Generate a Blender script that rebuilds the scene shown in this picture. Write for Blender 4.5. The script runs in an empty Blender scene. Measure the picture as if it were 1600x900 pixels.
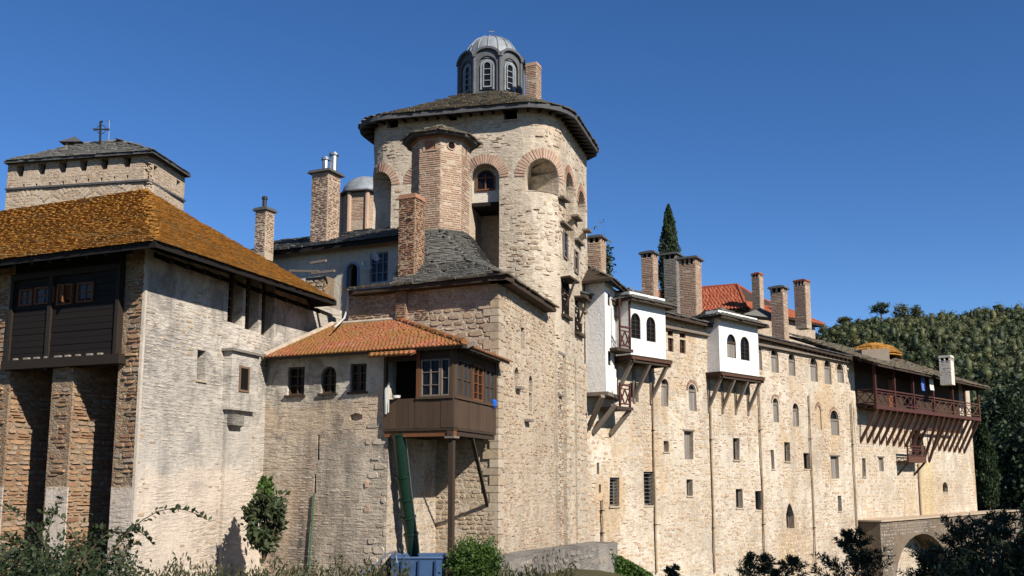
import bpy, math, random
import numpy as np
from mathutils import Vector, Matrix, noise as mnoise
from mathutils.geometry import delaunay_2d_cdt
SC = bpy.context.scene
COL = SC.collection
R = math.radians

# ------------------------------------------------------------------ camera
FOC, CX, CY, PITCH = 1500.0, 800.0, 533.0, R(8.04)
cam = bpy.data.cameras.new('camera')
cam.sensor_width = 36.0
cam.lens = 36.0 * FOC / 1600.0
cam.shift_y = (CY - 450.0) / 1600.0
cam.clip_end = 4000
camo = bpy.data.objects.new('camera', cam)
COL.objects.link(camo)
camo.location = (0, 0, 0)
camo.rotation_euler = (R(90) + PITCH, 0, 0)
SC.camera = camo

# ------------------------------------------------------------------ sky, sun, exposure
SUN_AZ, SUN_EL = 40.0, 35.0           # degrees to the right of straight behind the camera; elevation
sd = Vector((math.sin(R(SUN_AZ)) * math.cos(R(SUN_EL)), -math.cos(R(SUN_AZ)) * math.cos(R(SUN_EL)), math.sin(R(SUN_EL))))
world = bpy.data.worlds.new('World')
SC.world = world
world.use_nodes = True
wt = world.node_tree
sky = wt.nodes.new('ShaderNodeTexSky')
sky.sky_type = 'NISHITA'
sky.sun_disc = False
sky.sun_elevation = R(SUN_EL)
sky.sun_rotation = math.atan2(sd.x, sd.y)
sky.altitude = 2600
sky.air_density = 0.95
sky.dust_density = 0.2
sky.ozone_density = 3.0
hsv = wt.nodes.new('ShaderNodeHueSaturation')
hsv.inputs['Saturation'].default_value = 1.22
hsv.inputs['Hue'].default_value = 0.506
bg = wt.nodes['Background']
wt.links.new(sky.outputs[0], hsv.inputs['Color'])
wt.links.new(hsv.outputs[0], bg.inputs['Color'])
bg.inputs['Strength'].default_value = 0.077
sun = bpy.data.lights.new('sun', 'SUN')
sun.energy = 5.0
sun.angle = R(0.5)
sun.color = (1.0, 0.925, 0.82)
suno = bpy.data.objects.new('sun', sun)
COL.objects.link(suno)
suno.rotation_euler = sd.to_track_quat('Z', 'Y').to_euler()
SC.view_settings.view_transform = 'Standard'
SC.view_settings.look = 'None'
SC.view_settings.exposure = 0.85
SC.view_settings.gamma = 1.0
try:
    SC.cycles.use_denoising = True
    SC.cycles.max_bounces = 6
except Exception:
    pass

# ------------------------------------------------------------------ pixels to places
def ray(px, py):
    a, b = (px - CX) / FOC, -(py - CY) / FOC
    c, s = math.cos(PITCH), math.sin(PITCH)
    return Vector((a, c - b * s, s + b * c))
def at(px, py, r):
    d = ray(px, py)
    return d * (r / math.hypot(d.x, d.y))

class Path:
    """A plan line walked left to right as the viewer sees it; outward normal faces the viewer."""
    def __init__(self, pts, closed=False):
        self.p = [Vector((q[0], q[1])) for q in pts]
        self.s = [0.0]
        for a, b in zip(self.p, self.p[1:]):
            self.s.append(self.s[-1] + (b - a).length)
        self.L = self.s[-1]
    def seg(self, u):
        i = 0
        while i < len(self.p) - 2 and u > self.s[i + 1]:
            i += 1
        return i
    def pn(self, u):
        i = self.seg(u)
        a, b = self.p[i], self.p[i + 1]
        d = (b - a).normalized()
        return a + d * (u - self.s[i]), Vector((d.y, -d.x))
    def P(self, u, z, o=0.0):
        p, n = self.pn(u)
        return Vector((p.x + n.x * o, p.y + n.y * o, z))
    def hit(self, px, py):
        d = ray(px, py)
        best = None
        n = len(self.p) - 1
        for i in range(n):
            a, b = self.p[i], self.p[i + 1]
            e = b - a
            den = d.x * e.y - d.y * e.x
            if abs(den) < 1e-9:
                continue
            t = (a.x * e.y - a.y * e.x) / den
            k = (a.x * d.y - a.y * d.x) / den
            lo = -1e9 if i == 0 else -1e-6
            hi = 1e9 if i == n - 1 else 1 + 1e-6
            if t > 0 and lo <= k <= hi and (best is None or t < best[0]):
                best = (t, self.s[i] + k * e.length, t * d.z)
        if best is None:                        # just past the silhouette of a curve: nearest point of it
            k = min(range(len(self.p)), key=lambda i: abs(self.p[i].x / self.p[i].y - d.x / d.y))
            return self.s[k], d.z * self.p[k].length / math.hypot(d.x, d.y)
        return best[1], best[2]
    def off(self, o):
        q = []
        for i, p in enumerate(self.p):
            ns = []
            if i > 0:
                d = (p - self.p[i - 1]).normalized(); ns.append(Vector((d.y, -d.x)))
            if i < len(self.p) - 1:
                d = (self.p[i + 1] - p).normalized(); ns.append(Vector((d.y, -d.x)))
            m = sum(ns, Vector((0, 0))).normalized()
            q.append(p + m * (o / max(0.3, m.dot(ns[0]))))
        return Path(q)

def line(alpha, px, py, r, l=30.0):
    """straight plan line through the point seen at px,py at range r, running towards azimuth alpha"""
    q = at(px, py, r)
    d = Vector((math.sin(R(alpha)), math.cos(R(alpha))))
    if d.x < 0:
        d = -d
    q2 = Vector((q.x, q.y))
    return Path([q2, q2 + d * l])

# ------------------------------------------------------------------ mesh helpers
MATS = {}
class MB:
    def __init__(self):
        self.v, self.f, self.t, self.m = [], [], [], []
    def add(self, vs, fs, tint=0.5, mi=0):
        n = len(self.v)
        self.v.extend(tuple(q) for q in vs)
        for f in fs:
            self.f.append([n + i for i in f]); self.t.append(tint); self.m.append(mi)
    def hexa(self, p, tint=0.5, mi=0):            # 8 points: bottom ring then top ring
        self.add(p, [(3, 2, 1, 0), (4, 5, 6, 7), (0, 1, 5, 4), (1, 2, 6, 5), (2, 3, 7, 6), (3, 0, 4, 7)], tint, mi)
    def pbox(self, path, u0, u1, z0, z1, o0, o1, tint=0.5, mi=0):
        P = path.P
        self.hexa([P(u0, z0, o1), P(u1, z0, o1), P(u1, z0, o0), P(u0, z0, o0), P(u0, z1, o1), P(u1, z1, o1), P(u1, z1, o0), P(u0, z1, o0)], tint, mi)
    def prism(self, path, poly, o0, o1, tint=0.5, mi=0):   # polygon in u,z from offset o0 (back) to o1 (front)
        n = len(poly)
        vs = [path.P(u, z, o1) for u, z in poly] + [path.P(u, z, o0) for u, z in poly]
        fs = [tuple(range(n))] + [(i, i + n, (i + 1) % n + n, (i + 1) % n) for i in range(n)]
        self.add(vs, fs, tint, mi)
    def ring(self, path, A, B, o0, o1, tint=0.5, closed=True, mi=0):  # strip between two outlines
        n = len(A)
        vs = [path.P(u, z, o1) for u, z in A] + [path.P(u, z, o1) for u, z in B] + [path.P(u, z, o0) for u, z in A] + [path.P(u, z, o0) for u, z in B]
        fs = []
        for i in range(n if closed else n - 1):
            j = (i + 1) % n
            fs += [(i, j, n + j, n + i), (i, 2 * n + i, 2 * n + j, j), (n + i, n + j, 3 * n + j, 3 * n + i)]
        self.add(vs, fs, tint, mi)
    def beam(self, p, q, w, h, tint=0.5, mi=0, up=None):
        p, q = Vector(p), Vector(q)
        d = (q - p).normalized()
        up = Vector(up) if up is not None else Vector((0, 0, 1))
        if abs(d.dot(up)) > 0.98:
            up = Vector((0.42, 0.9, 0))
        s = d.cross(up).normalized() * (w / 2)
        t = s.cross(d).normalized() * (h / 2)
        self.hexa([p - s - t, p + s - t, q + s - t, q - s - t, p - s + t, p + s + t, q + s + t, q - s + t], tint, mi)
    def tube(self, pts, rad, n=8, tint=0.5, mi=0, cap=True):
        pts = [Vector(p) for p in pts]
        rs = rad if isinstance(rad, (list, tuple)) else [rad] * len(pts)
        vs, fs = [], []
        for i, p in enumerate(pts):
            d = (pts[min(i + 1, len(pts) - 1)] - pts[max(i - 1, 0)]).normalized()
            a = d.cross(Vector((0.3, 0.2, 1)) if abs(d.z) < 0.9 else Vector((1, 0.2, 0))).normalized()
            b = d.cross(a)
            for k in range(n):
                c = 2 * math.pi * k / n
                vs.append(p + (a * math.cos(c) + b * math.sin(c)) * rs[i])
        for i in range(len(pts) - 1):
            for k in range(n):
                fs.append((i * n + k, i * n + (k + 1) % n, (i + 1) * n + (k + 1) % n, (i + 1) * n + k))
        if cap:
            fs.append(tuple(range(n - 1, -1, -1))); fs.append(tuple((len(pts) - 1) * n + k for k in range(n)))
        self.add(vs, fs, tint, mi)
    def lathe(self, c, prof, n=16, tint=0.5, a0=0.0, mi=0):   # profile of (radius, z) about the point c
        vs, fs = [], []
        for rr, z in prof:
            for k in range(n):
                a = a0 + 2 * math.pi * k / n
                vs.append((c[0] + rr * math.cos(a), c[1] + rr * math.sin(a), z))
        for i in range(len(prof) - 1):
            for k in range(n):
                fs.append((i * n + k, i * n + (k + 1) % n, (i + 1) * n + (k + 1) % n, (i + 1) * n + k))
        fs.append(tuple((len(prof) - 1) * n + k for k in range(n)))
        self.add(vs, fs, tint, mi)
    def build(self, name, mat, parent=None, kind=None, smooth=False):
        me = bpy.data.meshes.new(name)
        me.from_pydata(self.v, [], self.f)
        a = me.attributes.new('tint', 'FLOAT', 'FACE')
        a.data.foreach_set('value', self.t)
        for m in (mat if isinstance(mat, (list, tuple)) else [mat]):
            me.materials.append(MATS[m])
        if any(self.m):
            me.polygons.foreach_set('material_index', self.m)
        if smooth:
            me.polygons.foreach_set('use_smooth', [True] * len(me.polygons))
        me.update()
        o = bpy.data.objects.new(name, me)
        COL.objects.link(o)
        if parent is not None:
            link(o, parent)
        if kind:
            o['kind'] = kind
        return o
WORLDLOC = {}
def link(o, parent):
    o.parent = parent
    o.matrix_parent_inverse = Matrix.Translation(-Vector(WORLDLOC.get(parent.name, (0, 0, 0))))
def thing(name, label, cat, loc, group=None):
    o = bpy.data.objects.new(name, None)
    COL.objects.link(o)
    o.location = loc
    WORLDLOC[o.name] = tuple(loc)
    o.empty_display_size = 0.3
    o['label'] = label; o['category'] = cat
    if group:
        o['group'] = group
    return o
def tag(o, label, cat, group=None):
    o['label'] = label; o['category'] = cat
    if group:
        o['group'] = group
    return o

def inpoly(p, poly):
    x, y = p
    c = False
    j = len(poly) - 1
    for i in range(len(poly)):
        xi, yi = poly[i]; xj, yj = poly[j]
        if (yi > y) != (yj > y) and x < (xj - xi) * (y - yi) / (yj - yi) + xi:
            c = not c
        j = i
    return c
def bump2(u, z, s=0.0):
    return mnoise.noise(Vector((u * 0.42 + s, z * 0.42, s)))

def wall(path, outer, holes, name, mat, parent, step=0.6, rough=0.03, seed=1.0, thick=None):
    """A masonry face with real openings; holes: (polygon, depth[, closed]) recessed by depth, backed unless closed is False."""
    rnd = random.Random(int(seed * 77))
    V, E = [], []
    def loop(poly, sub):
        n0 = len(V)
        pts = []
        for (a, b) in zip(poly, list(poly[1:]) + [poly[0]]):
            L = math.hypot(b[0] - a[0], b[1] - a[1])
            k = max(1, int(L / sub))
            pts += [(a[0] + (b[0] - a[0]) * i / k, a[1] + (b[1] - a[1]) * i / k) for i in range(k)]
        for q in pts:
            V.append(Vector(q))
        m = len(pts)
        for i in range(m):
            E.append((n0 + i, n0 + (i + 1) % m))
        return pts
    op = loop(outer, step)
    hl = [(loop(h[0], 5.0 if len(path.p) == 2 else 0.5), h[1], h[2] if len(h) > 2 else True) for h in holes]
    us = [q[0] for q in op]; zs = [q[1] for q in op]
    boxes = [(min(q[0] for q in h[0]) - .1, max(q[0] for q in h[0]) + .1, min(q[1] for q in h[0]) - .1, max(q[1] for q in h[0]) + .1) for h in hl]
    u = min(us) + step / 2
    while u < max(us):
        z = min(zs) + step / 2
        while z < max(zs):
            q = (u + rnd.uniform(-.2, .2) * step, z + rnd.uniform(-.2, .2) * step)
            if inpoly(q, op) and not any(b[0] < q[0] < b[1] and b[2] < q[1] < b[3] for b in boxes):
                V.append(Vector(q))
            z += step
        u += step
    ov, oe, of, _, _, _ = delaunay_2d_cdt(V, E, [], 0, 1e-5)
    mb = MB()
    vs = [path.P(q.x, q.y, rough * bump2(q.x, q.y, seed)) for q in ov]
    fs = []
    for f in of:
        c = (sum(ov[i].x for i in f) / len(f), sum(ov[i].y for i in f) / len(f))
        if inpoly(c, op) and not any(b[0] < c[0] < b[1] and b[2] < c[1] < b[3] and inpoly(c, h[0]) for b, h in zip(boxes, hl)):
            fs.append(tuple(f))
    mb.add(vs, fs)
    for pts, dep, back in hl:
        n = len(pts)
        a = [path.P(u, z, rough * bump2(u, z, seed)) for u, z in pts]
        b = [path.P(u, z, -dep) for u, z in pts]
        mb.add(a + b, [(i, (i + 1) % n, (i + 1) % n + n, i + n) for i in range(n)])
        if back:
            mb.add(b, [tuple(range(n))])
    if thick:                                   # a closed top and ends for free-standing pieces
        n = len(op)
        a = [path.P(u, z, rough * bump2(u, z, seed)) for u, z in op]
        b = [path.P(u, z, -thick) for u, z in op]
        mb.add(a + b, [(i, (i + 1) % n, (i + 1) % n + n, i + n) for i in range(n)])
        for pts, dep, back in hl:
            pass
    return mb.build(name, mat, parent)

# masonry styles: w, h, gap, proud, cover, kind of outline, name
STY = {
    'rubble': dict(w=(.12, .38), h=(.08, .19), g=.035, pr=(.004, .02), cov=.5, amp=.75, name='stone'),
    'speck':  dict(w=(.10, .30), h=(.05, .12), g=.05, pr=(.003, .014), cov=.3, amp=.6, name='stone'),
    'slaty':  dict(w=(.14, .52), h=(.04, .15), g=.018, pr=(.01, .05), cov=.96, amp=.1, name='stone'),
    'flush':  dict(w=(.16, .42), h=(.03, .07), g=.03, pr=(-.002, .007), cov=.3, amp=.8, name='stone'),
    'ashlar': dict(w=(.24, .6), h=(.14, .27), g=.025, pr=(.01, .035), cov=.97, amp=.05, name='stone'),
    'brick':  dict(w=(.24, .32), h=(.042, .05), g=.032, pr=(.006, .016), cov=.95, amp=.1, name='brick', box=True),
    'thin':   dict(w=(.16, .4), h=(.03, .06), g=.022, pr=(.008, .03), cov=.93, amp=.1, name='brick'),
}
def masonry(parent, path, outer, holes, style, mat, seed, nsep=300, cov=None, rough=0.03, wseed=1.0, where=None, scale=1.0, minpx=9.0):
    S = STY[style]
    rnd = random.Random(seed)
    us = [q[0] for q in outer]; zs = [q[1] for q in outer]
    hb = [(min(q[0] for q in h) - .03, max(q[0] for q in h) + .03, min(q[1] for q in h) - .03, max(q[1] for q in h) + .03) for h in holes]
    joints = path.s[1:-1]
    ulo, uhi = min(us) + .003, max(us) - .003
    isrect = len(outer) == 4 and abs(outer[0][0] - outer[3][0]) < 1e-6 and abs(outer[1][0] - outer[2][0]) < 1e-6
    out = []
    z = min(zs) + .01
    base = S['cov'] if cov is None else cov
    while z < max(zs):
        h = rnd.uniform(*S['h']) * scale
        u = min(us) - rnd.uniform(0, S['w'][1])
        while u < max(us):
            w = rnd.uniform(*S['w']) * scale
            hh = h * (rnd.uniform(.72, 1.08) if not S.get('box') else 1)
            uc, zc = u + w / 2, z + h / 2 + (rnd.uniform(-.12, .12) * h if not S.get('box') else 0)
            b = u + w
            ok = rnd.random() < base + S['amp'] * mnoise.noise(Vector((uc * .45, zc * .45, seed * 1.7)))
            if ok and where is not None:
                ok = where(uc, zc)
            if ok:
                a, b, c, d = uc - w / 2, uc + w / 2, zc - hh / 2, zc + hh / 2
                w0 = w
                if isrect and (a < ulo or b > uhi):
                    a, b = max(a, ulo), min(b, uhi)
                    if b - a < .05:
                        u += w + S['g'] * scale; continue
                    uc, w = (a + b) / 2, b - a
                ok = all(inpoly(q, outer) for q in ((a, c), (b, c), (b, d), (a, d)))
                ok = ok and not any(b > B[0] and a < B[1] and d > B[2] and c < B[3] for B in hb)
                if ok and len(joints) <= 3:
                    ok = not any(a < j < b for j in joints)
            if ok:
                pr = rnd.uniform(*S['pr']) + .006
                bs = rough * bump2(uc, zc, wseed)
                if S.get('box'):
                    R0 = [(a, c), (b, c), (b, d), (a, d)]
                    j = lambda: rnd.uniform(-.005, .005)
                    vs = [path.P(x, y, bs - .03) for x, y in R0] + [path.P(x + j(), y + j(), bs + pr) for x, y in R0]
                    fs = [(4, 5, 6, 7), (0, 1, 5, 4), (1, 2, 6, 5), (2, 3, 7, 6), (3, 0, 4, 7)]
                else:
                    n = rnd.choice((6, 7, 8))
                    th0 = rnd.random()
                    o = []
                    for k in range(n):
                        t = 2 * math.pi * (k + th0 + rnd.uniform(-.2, .2)) / n
                        cs, sn = math.cos(t), math.sin(t)
                        e = .55
                        o.append((uc + w / 2 * math.copysign(abs(cs) ** e, cs) * rnd.uniform(.85, 1.04), zc + hh / 2 * math.copysign(abs(sn) ** e, sn) * rnd.uniform(.82, 1.05)))
                    vs = [path.P(x, y, bs - .03) for x, y in o] + [path.P(uc + (x - uc) * .86, zc + (y - zc) * .84, bs + pr * rnd.uniform(.6, 1.1)) for x, y in o]
                    fs = [tuple(range(n, 2 * n))] + [(i, (i + 1) % n, (i + 1) % n + n, i + n) for i in range(n)]
                p = path.P(uc, zc)
                dist = math.hypot(p.x, p.y)
                px = FOC / dist
                out.append((max(w, h) * px, w * hh * px * px, vs, fs, rnd.random()))
            u = (b if ok and isrect else u + w) + S['g'] * scale * rnd.uniform(.6, 1.6)
        z += h + S['g'] * scale
    out.sort(key=lambda q: -q[1])
    k = 0
    rest = MB()
    for lw, ar, vs, fs, t in out:
        if k < nsep and lw >= minpx:
            m = MB(); m.add(vs, fs, t)
            m.build(S['name'], mat, parent)
            k += 1
        else:
            rest.add(vs, fs, t)
    if rest.v:
        rest.build('small_' + S['name'] + 's', mat, parent, kind='stuff')

def slates(parent, poly, mat, seed, w=(.22, .5), ex=.2, th=.035, nsep=300, name='slate', over=.06, jit=1.0, curved=False, minpx=9.0):
    """Overlapping pieces laid in rows up a planar roof face; poly[0]->poly[1] is the eave."""
    P = [Vector(p) for p in poly]
    e = (P[1] - P[0]).normalized()
    nrm = None
    for q in P[2:]:
        c = e.cross(q - P[0])
        if c.length > 1e-6:
            nrm = c.normalized(); break
    if nrm.z < 0:
        nrm = -nrm
    s = nrm.cross(e)
    if s.z < 0:
        s = -s
    q2 = [((p - P[0]).dot(e), (p - P[0]).dot(s)) for p in P]
    rnd = random.Random(seed)
    a0, a1 = min(q[0] for q in q2), max(q[0] for q in q2)
    b1 = max(q[1] for q in q2)
    out = []
    b = -over
    row = 0
    while b < b1:
        exr = ex * rnd.uniform(.9, 1.1)
        a = a0 - rnd.uniform(0, w[1]) if not curved else a0 - (row % 2) * w[0] * .5
        while a < a1 + .05:
            ww = rnd.uniform(*w)
            ca, cb = a + ww / 2, b + exr * .5
            if inpoly((ca, max(cb, .02)), q2):
                t0 = th * rnd.uniform(.7, 1.5 if jit > 0 else 1.0)
                dn = rnd.uniform(-.035, .02) * jit
                ln = exr * 1.7
                rot = rnd.uniform(-.06, .06) * jit
                def W(x, y, n):
                    return P[0] + e * (x - y * rot) + s * (y + (x - ca) * rot) + nrm * n
                g = .008
                if curved:      # a half-round clay tile
                    vs, fs = [], []
                    K = 5
                    for (yy, nn) in ((b + dn, th), (b + dn + ln, .01)):
                        for i in range(K):
                            x = i / (K - 1)
                            vs.append(W(a + g + x * (ww - 2 * g), yy, nn + math.sin(math.pi * x) * ww * .28))
                    for i in range(K - 1):
                        fs.append((i, i + 1, K + i + 1, K + i))
                    for i in range(K):
                        x = i / (K - 1)
                        vs.append(W(a + g + x * (ww - 2 * g), b + dn, th - .02))
                    for i in range(K - 1):
                        fs.append((2 * K + i, 2 * K + i + 1, i + 1, i))
                else:
                    n0, n1 = t0 + .035, .012
                    c0, c1 = rnd.uniform(-.03, .03) * jit, rnd.uniform(-.03, .03) * jit
                    x0, x1 = a + g, a + ww - g
                    vs = [W(x0, b + dn + c0, n0 - t0), W(x1, b + dn + c1, n0 - t0), W(x1, b + ln, n1 - .02), W(x0, b + ln, n1 - .02),
                          W(x0, b + dn + c0, n0), W(x1, b + dn + c1, n0 * rnd.uniform(.85, 1.1)), W(x1, b + ln, n1), W(x0, b + ln, n1)]
                    fs = [(4, 5, 6, 7), (0, 1, 5, 4), (1, 2, 6, 5), (3, 0, 4, 7), (1, 0, 3, 2)]
                c = W(ca, cb, 0)
                px = FOC / math.hypot(c.x, c.y)
                out.append((ww * px, ww * exr * px * px * abs(nrm.dot(c.normalized())), vs, fs, rnd.random()))
            a += ww
        b += exr
        row += 1
    out.sort(key=lambda q: -q[1])
    rest = MB()
    k = 0
    for lw, ar, vs, fs, t in out:
        if k < nsep and lw >= minpx:
            m = MB(); m.add(vs, fs, t); m.build(name, mat, parent); k += 1
        else:
            rest.add(vs, fs, t)
    if rest.v:
        rest.build('small_' + name + 's', mat, parent, kind='stuff')
def slab(mb, poly, th, tint=.5):
    n = len(poly)
    P = [Vector(p) for p in poly]
    mb.add([p for p in P] + [p - Vector((0, 0, th)) for p in P], [tuple(range(n)), tuple(range(2 * n - 1, n - 1, -1))] + [(i, i + n, (i + 1) % n + n, (i + 1) % n) for i in range(n)], tint)

# ------------------------------------------------------------------ materials
class NT:
    def __init__(self, name):
        self.m = bpy.data.materials.new(name)
        self.m.use_nodes = True
        self.t = self.m.node_tree
        self.b = self.t.nodes['Principled BSDF']
        MATS[name] = self.m
        self.pos = self.n('ShaderNodeNewGeometry').outputs['Position']
    def n(self, kind, **kw):
        x = self.t.nodes.new(kind)
        for k, v in kw.items():
            setattr(x, k, v)
        return x
    def l(self, a, b):
        self.t.links.new(a, b)
    def val(self, sock, v):
        if hasattr(v, 'links') or isinstance(v, bpy.types.NodeSocket):
            self.l(v, sock)
        else:
            sock.default_value = v
    def map(self, sc):
        x = self.n('ShaderNodeMapping')
        self.l(self.pos, x.inputs['Vector'])
        x.inputs['Scale'].default_value = sc
        return x.outputs[0]
    def noise(self, scale, detail=4, rough=.6, vec=None, dist=0.0):
        x = self.n('ShaderNodeTexNoise')
        self.l(vec or self.pos, x.inputs['Vector'])
        x.inputs['Scale'].default_value = scale; x.inputs['Detail'].default_value = detail
        x.inputs['Roughness'].default_value = rough; x.inputs['Distortion'].default_value = dist
        return x.outputs['Fac']
    def voro(self, scale, vec=None, feature='F1', rand=1.0):
        x = self.n('ShaderNodeTexVoronoi', feature=feature)
        self.l(vec or self.pos, x.inputs['Vector'])
        x.inputs['Scale'].default_value = scale; x.inputs['Randomness'].default_value = rand
        return x
    def ramp(self, fac, stops, interp='LINEAR'):
        x = self.n('ShaderNodeValToRGB')
        x.color_ramp.interpolation = interp
        el = x.color_ramp.elements
        while len(el) < len(stops):
            el.new(.5)
        for e, (p, c) in zip(el, stops):
            e.position = p
            e.color = (c, c, c, 1) if isinstance(c, (int, float)) else (*c, 1)
        self.l(fac, x.inputs['Fac'])
        return x.outputs['Color']
    def mix(self, f, a, b, mode='MIX'):
        x = self.n('ShaderNodeMix', data_type='RGBA', blend_type=mode)
        for s, v in ((x.inputs['Factor'], f), (x.inputs['A'], a), (x.inputs['B'], b)):
            pass
        ins = [s for s in x.inputs]
        fs = x.inputs[0]; A = x.inputs[6]; B = x.inputs[7]
        self.val(fs, f)
        for s, v in ((A, a), (B, b)):
            if isinstance(v, tuple):
                s.default_value = (*v, 1) if len(v) == 3 else v
            else:
                self.l(v, s)
        return x.outputs[2]
    def math(self, op, a, b=0.0):
        x = self.n('ShaderNodeMath', operation=op)
        self.val(x.inputs[0], a); self.val(x.inputs[1], b)
        return x.outputs[0]
    def attr(self, name='tint'):
        return self.n('ShaderNodeAttribute', attribute_name=name).outputs['Fac']
    def bump(self, h, strength=.5, dist=.02, prev=None):
        x = self.n('ShaderNodeBump')
        self.l(h, x.inputs['Height'])
        x.inputs['Strength'].default_value = strength; x.inputs['Distance'].default_value = dist
        if prev is not None:
            self.l(prev, x.inputs['Normal'])
        return x.outputs[0]
    def out(self, col, rough=.9, nrm=None, spec=.25, metal=0.0):
        if not isinstance(col, tuple):
            col = self.mix(1.0, col, (.72, .72, .72), 'MULTIPLY')
        if isinstance(col, tuple):
            self.b.inputs['Base Color'].default_value = (*col, 1)
        else:
            self.l(col, self.b.inputs['Base Color'])
        self.val(self.b.inputs['Roughness'], rough)
        self.b.inputs['Specular IOR Level'].default_value = spec
        self.b.inputs['Metallic'].default_value = metal
        if nrm is not None:
            self.l(nrm, self.b.inputs['Normal'])

def mat_wall(name, c1, c2, dirt, stone, patch=.5, stain=.5, cell=5.0, relief=.6, warm=None, cells=.75, course=0.0, zones=(), mottle=0.0):
    t = NT(name)
    big = t.noise(.33, 5, .62)
    col = t.mix(t.ramp(big, [(.36, 0.0), (.64, 1.0)]), c1, c2)
    if warm:
        col = t.mix(t.math('MULTIPLY', t.ramp(t.noise(.27, 4, .7, t.map((1, 1, .6))), [(.52, 0.0), (.62, 1.0)]), .8), col, warm)
    # small stones showing through the pointing
    v = t.voro(cell, t.map((1, 1, 1.9)))
    d = t.voro(cell, t.map((1, 1, 1.9)), 'DISTANCE_TO_EDGE')
    tone = t.n('ShaderNodeSeparateColor'); t.l(v.outputs['Color'], tone.inputs[0])
    show = t.math('MULTIPLY', t.ramp(d.outputs['Distance'], [(.03, 0.0), (.12, 1.0)]), t.ramp(tone.outputs[0], [(.62 - patch * .35, 0.0), (.70 - patch * .3, 1.0)]))
    pm = t.ramp(t.noise(.7, 4, .6), [(.40, 0.0), (.60, 1.0)])
    show = t.math('MULTIPLY', show, t.math('ADD', t.math('MULTIPLY', pm, .75), .25))
    scol = t.mix(tone.outputs[1], stone, tuple(.55 * x for x in stone))
    col = t.mix(t.math('MULTIPLY', show, cells), col, scol)
    # rain streaks and weathering
    st = t.noise(1.1, 5, .65, t.map((1, 1, .10)))
    st2 = t.noise(.28, 3, .5)
    f = t.math('MULTIPLY', t.ramp(st, [(.43, 0.0), (.64, 1.0)]), t.ramp(st2, [(.38, 0.0), (.60, 1.0)]))
    col = t.mix(t.math('MULTIPLY', f, stain), col, dirt)
    sx = t.n('ShaderNodeSeparateXYZ'); t.l(t.pos, sx.inputs[0])
    zz = t.math('ADD', sx.outputs[2], t.math('MULTIPLY', t.math('SUBTRACT', t.noise(.8, 5, .65), .5), 2.2))
    for (za, zb, zcol, zs) in zones:            # bands of different render left on the wall, with ragged edges
        lo = t.n('ShaderNodeMapRange'); t.l(zz, lo.inputs[0]); lo.inputs[1].default_value = za - .15; lo.inputs[2].default_value = za + .15
        hi = t.n('ShaderNodeMapRange'); t.l(zz, hi.inputs[0]); hi.inputs[1].default_value = zb - .15; hi.inputs[2].default_value = zb + .15; hi.inputs[3].default_value = 1; hi.inputs[4].default_value = 0
        col = t.mix(t.math('MULTIPLY', t.math('MULTIPLY', lo.outputs[0], hi.outputs[0]), zs), col, zcol)
    if mottle:
        mo = t.math('MULTIPLY', t.ramp(t.noise(1.25, 9, .72, t.map((1, 1, .75)), .6), [(.47, 0.0), (.60, 1.0)]), t.ramp(t.noise(.22, 3, .55), [(.40, .12), (.58, 1.0)]))
        col = t.mix(t.math('MULTIPLY', mo, mottle), col, dirt)
        pal = t.ramp(t.noise(.55, 6, .68), [(.60, 0.0), (.68, 1.0)])
        col = t.mix(t.math('MULTIPLY', pal, .5), col, tuple(min(.86, 1.14 * x) for x in c1))
    fine = t.noise(9, 6, .7)
    col = t.mix(.5, col, t.ramp(fine, [(.25, .62), (.75, 1.25)]), 'MULTIPLY')
    g = t.noise(38, 3, .6)
    col = t.mix(.35, col, t.ramp(g, [(.3, .7), (.7, 1.15)]), 'MULTIPLY')
    h = t.math('ADD', t.math('MULTIPLY', t.ramp(d.outputs['Distance'], [(0, 0.0), (.16, 1.0)]), relief * .6), t.math('MULTIPLY', fine, .9))
    if course:
        cn = t.noise(2.6, 5, .6, t.map((1, 1, 5.5)), .3)
        cm = t.ramp(t.noise(.4, 3, .5), [(.38, .15), (.62, 1.0)])
        cc = t.math('MULTIPLY', t.ramp(cn, [(.38, 0.0), (.62, 1.0)]), cm)
        h = t.math('ADD', h, t.math('MULTIPLY', cc, course * 1.3))
        col = t.mix(t.math('MULTIPLY', t.math('SUBTRACT', cm, cc), course * .3), col, dirt)
    nb = t.bump(h, .75, .035)
    nb = t.bump(g, .35, .012, nb)
    t.out(col, .95, nb, .15)
def mat_piece(name, stops, grain=14, rough=.9, bump=.5, lichen=None):
    t = NT(name)
    col = t.ramp(t.attr(), stops)
    n1 = t.noise(grain, 5, .65)
    col = t.mix(.6, col, t.ramp(n1, [(.25, .55), (.75, 1.3)]), 'MULTIPLY')
    col = t.mix(.45, col, t.ramp(t.noise(1.0, 4, .6), [(.3, .75), (.7, 1.2)]), 'MULTIPLY')
    if lichen:
        f = t.ramp(t.noise(lichen[1], 5, .7), [(lichen[2], 0.0), (lichen[2] + .14, 1.0)])
        col = t.mix(t.math('MULTIPLY', f, lichen[3]), col, lichen[0])
    t.out(col, rough, t.bump(n1, bump, .02), .2)
def mat_wood(name, c1, c2, streak=(6, 6, .5), rough=.8):
    t = NT(name)
    n1 = t.noise(3, 5, .7, t.map(streak), .4)
    col = t.mix(n1, c1, c2)
    col = t.mix(.5, col, t.ramp(t.attr(), [(0, .65), (1, 1.25)]), 'MULTIPLY')
    col = t.mix(.4, col, t.ramp(t.noise(1.3, 4), [(.3, .7), (.7, 1.2)]), 'MULTIPLY')
    t.out(col, rough, t.bump(n1, .5, .012), .25)
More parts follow.
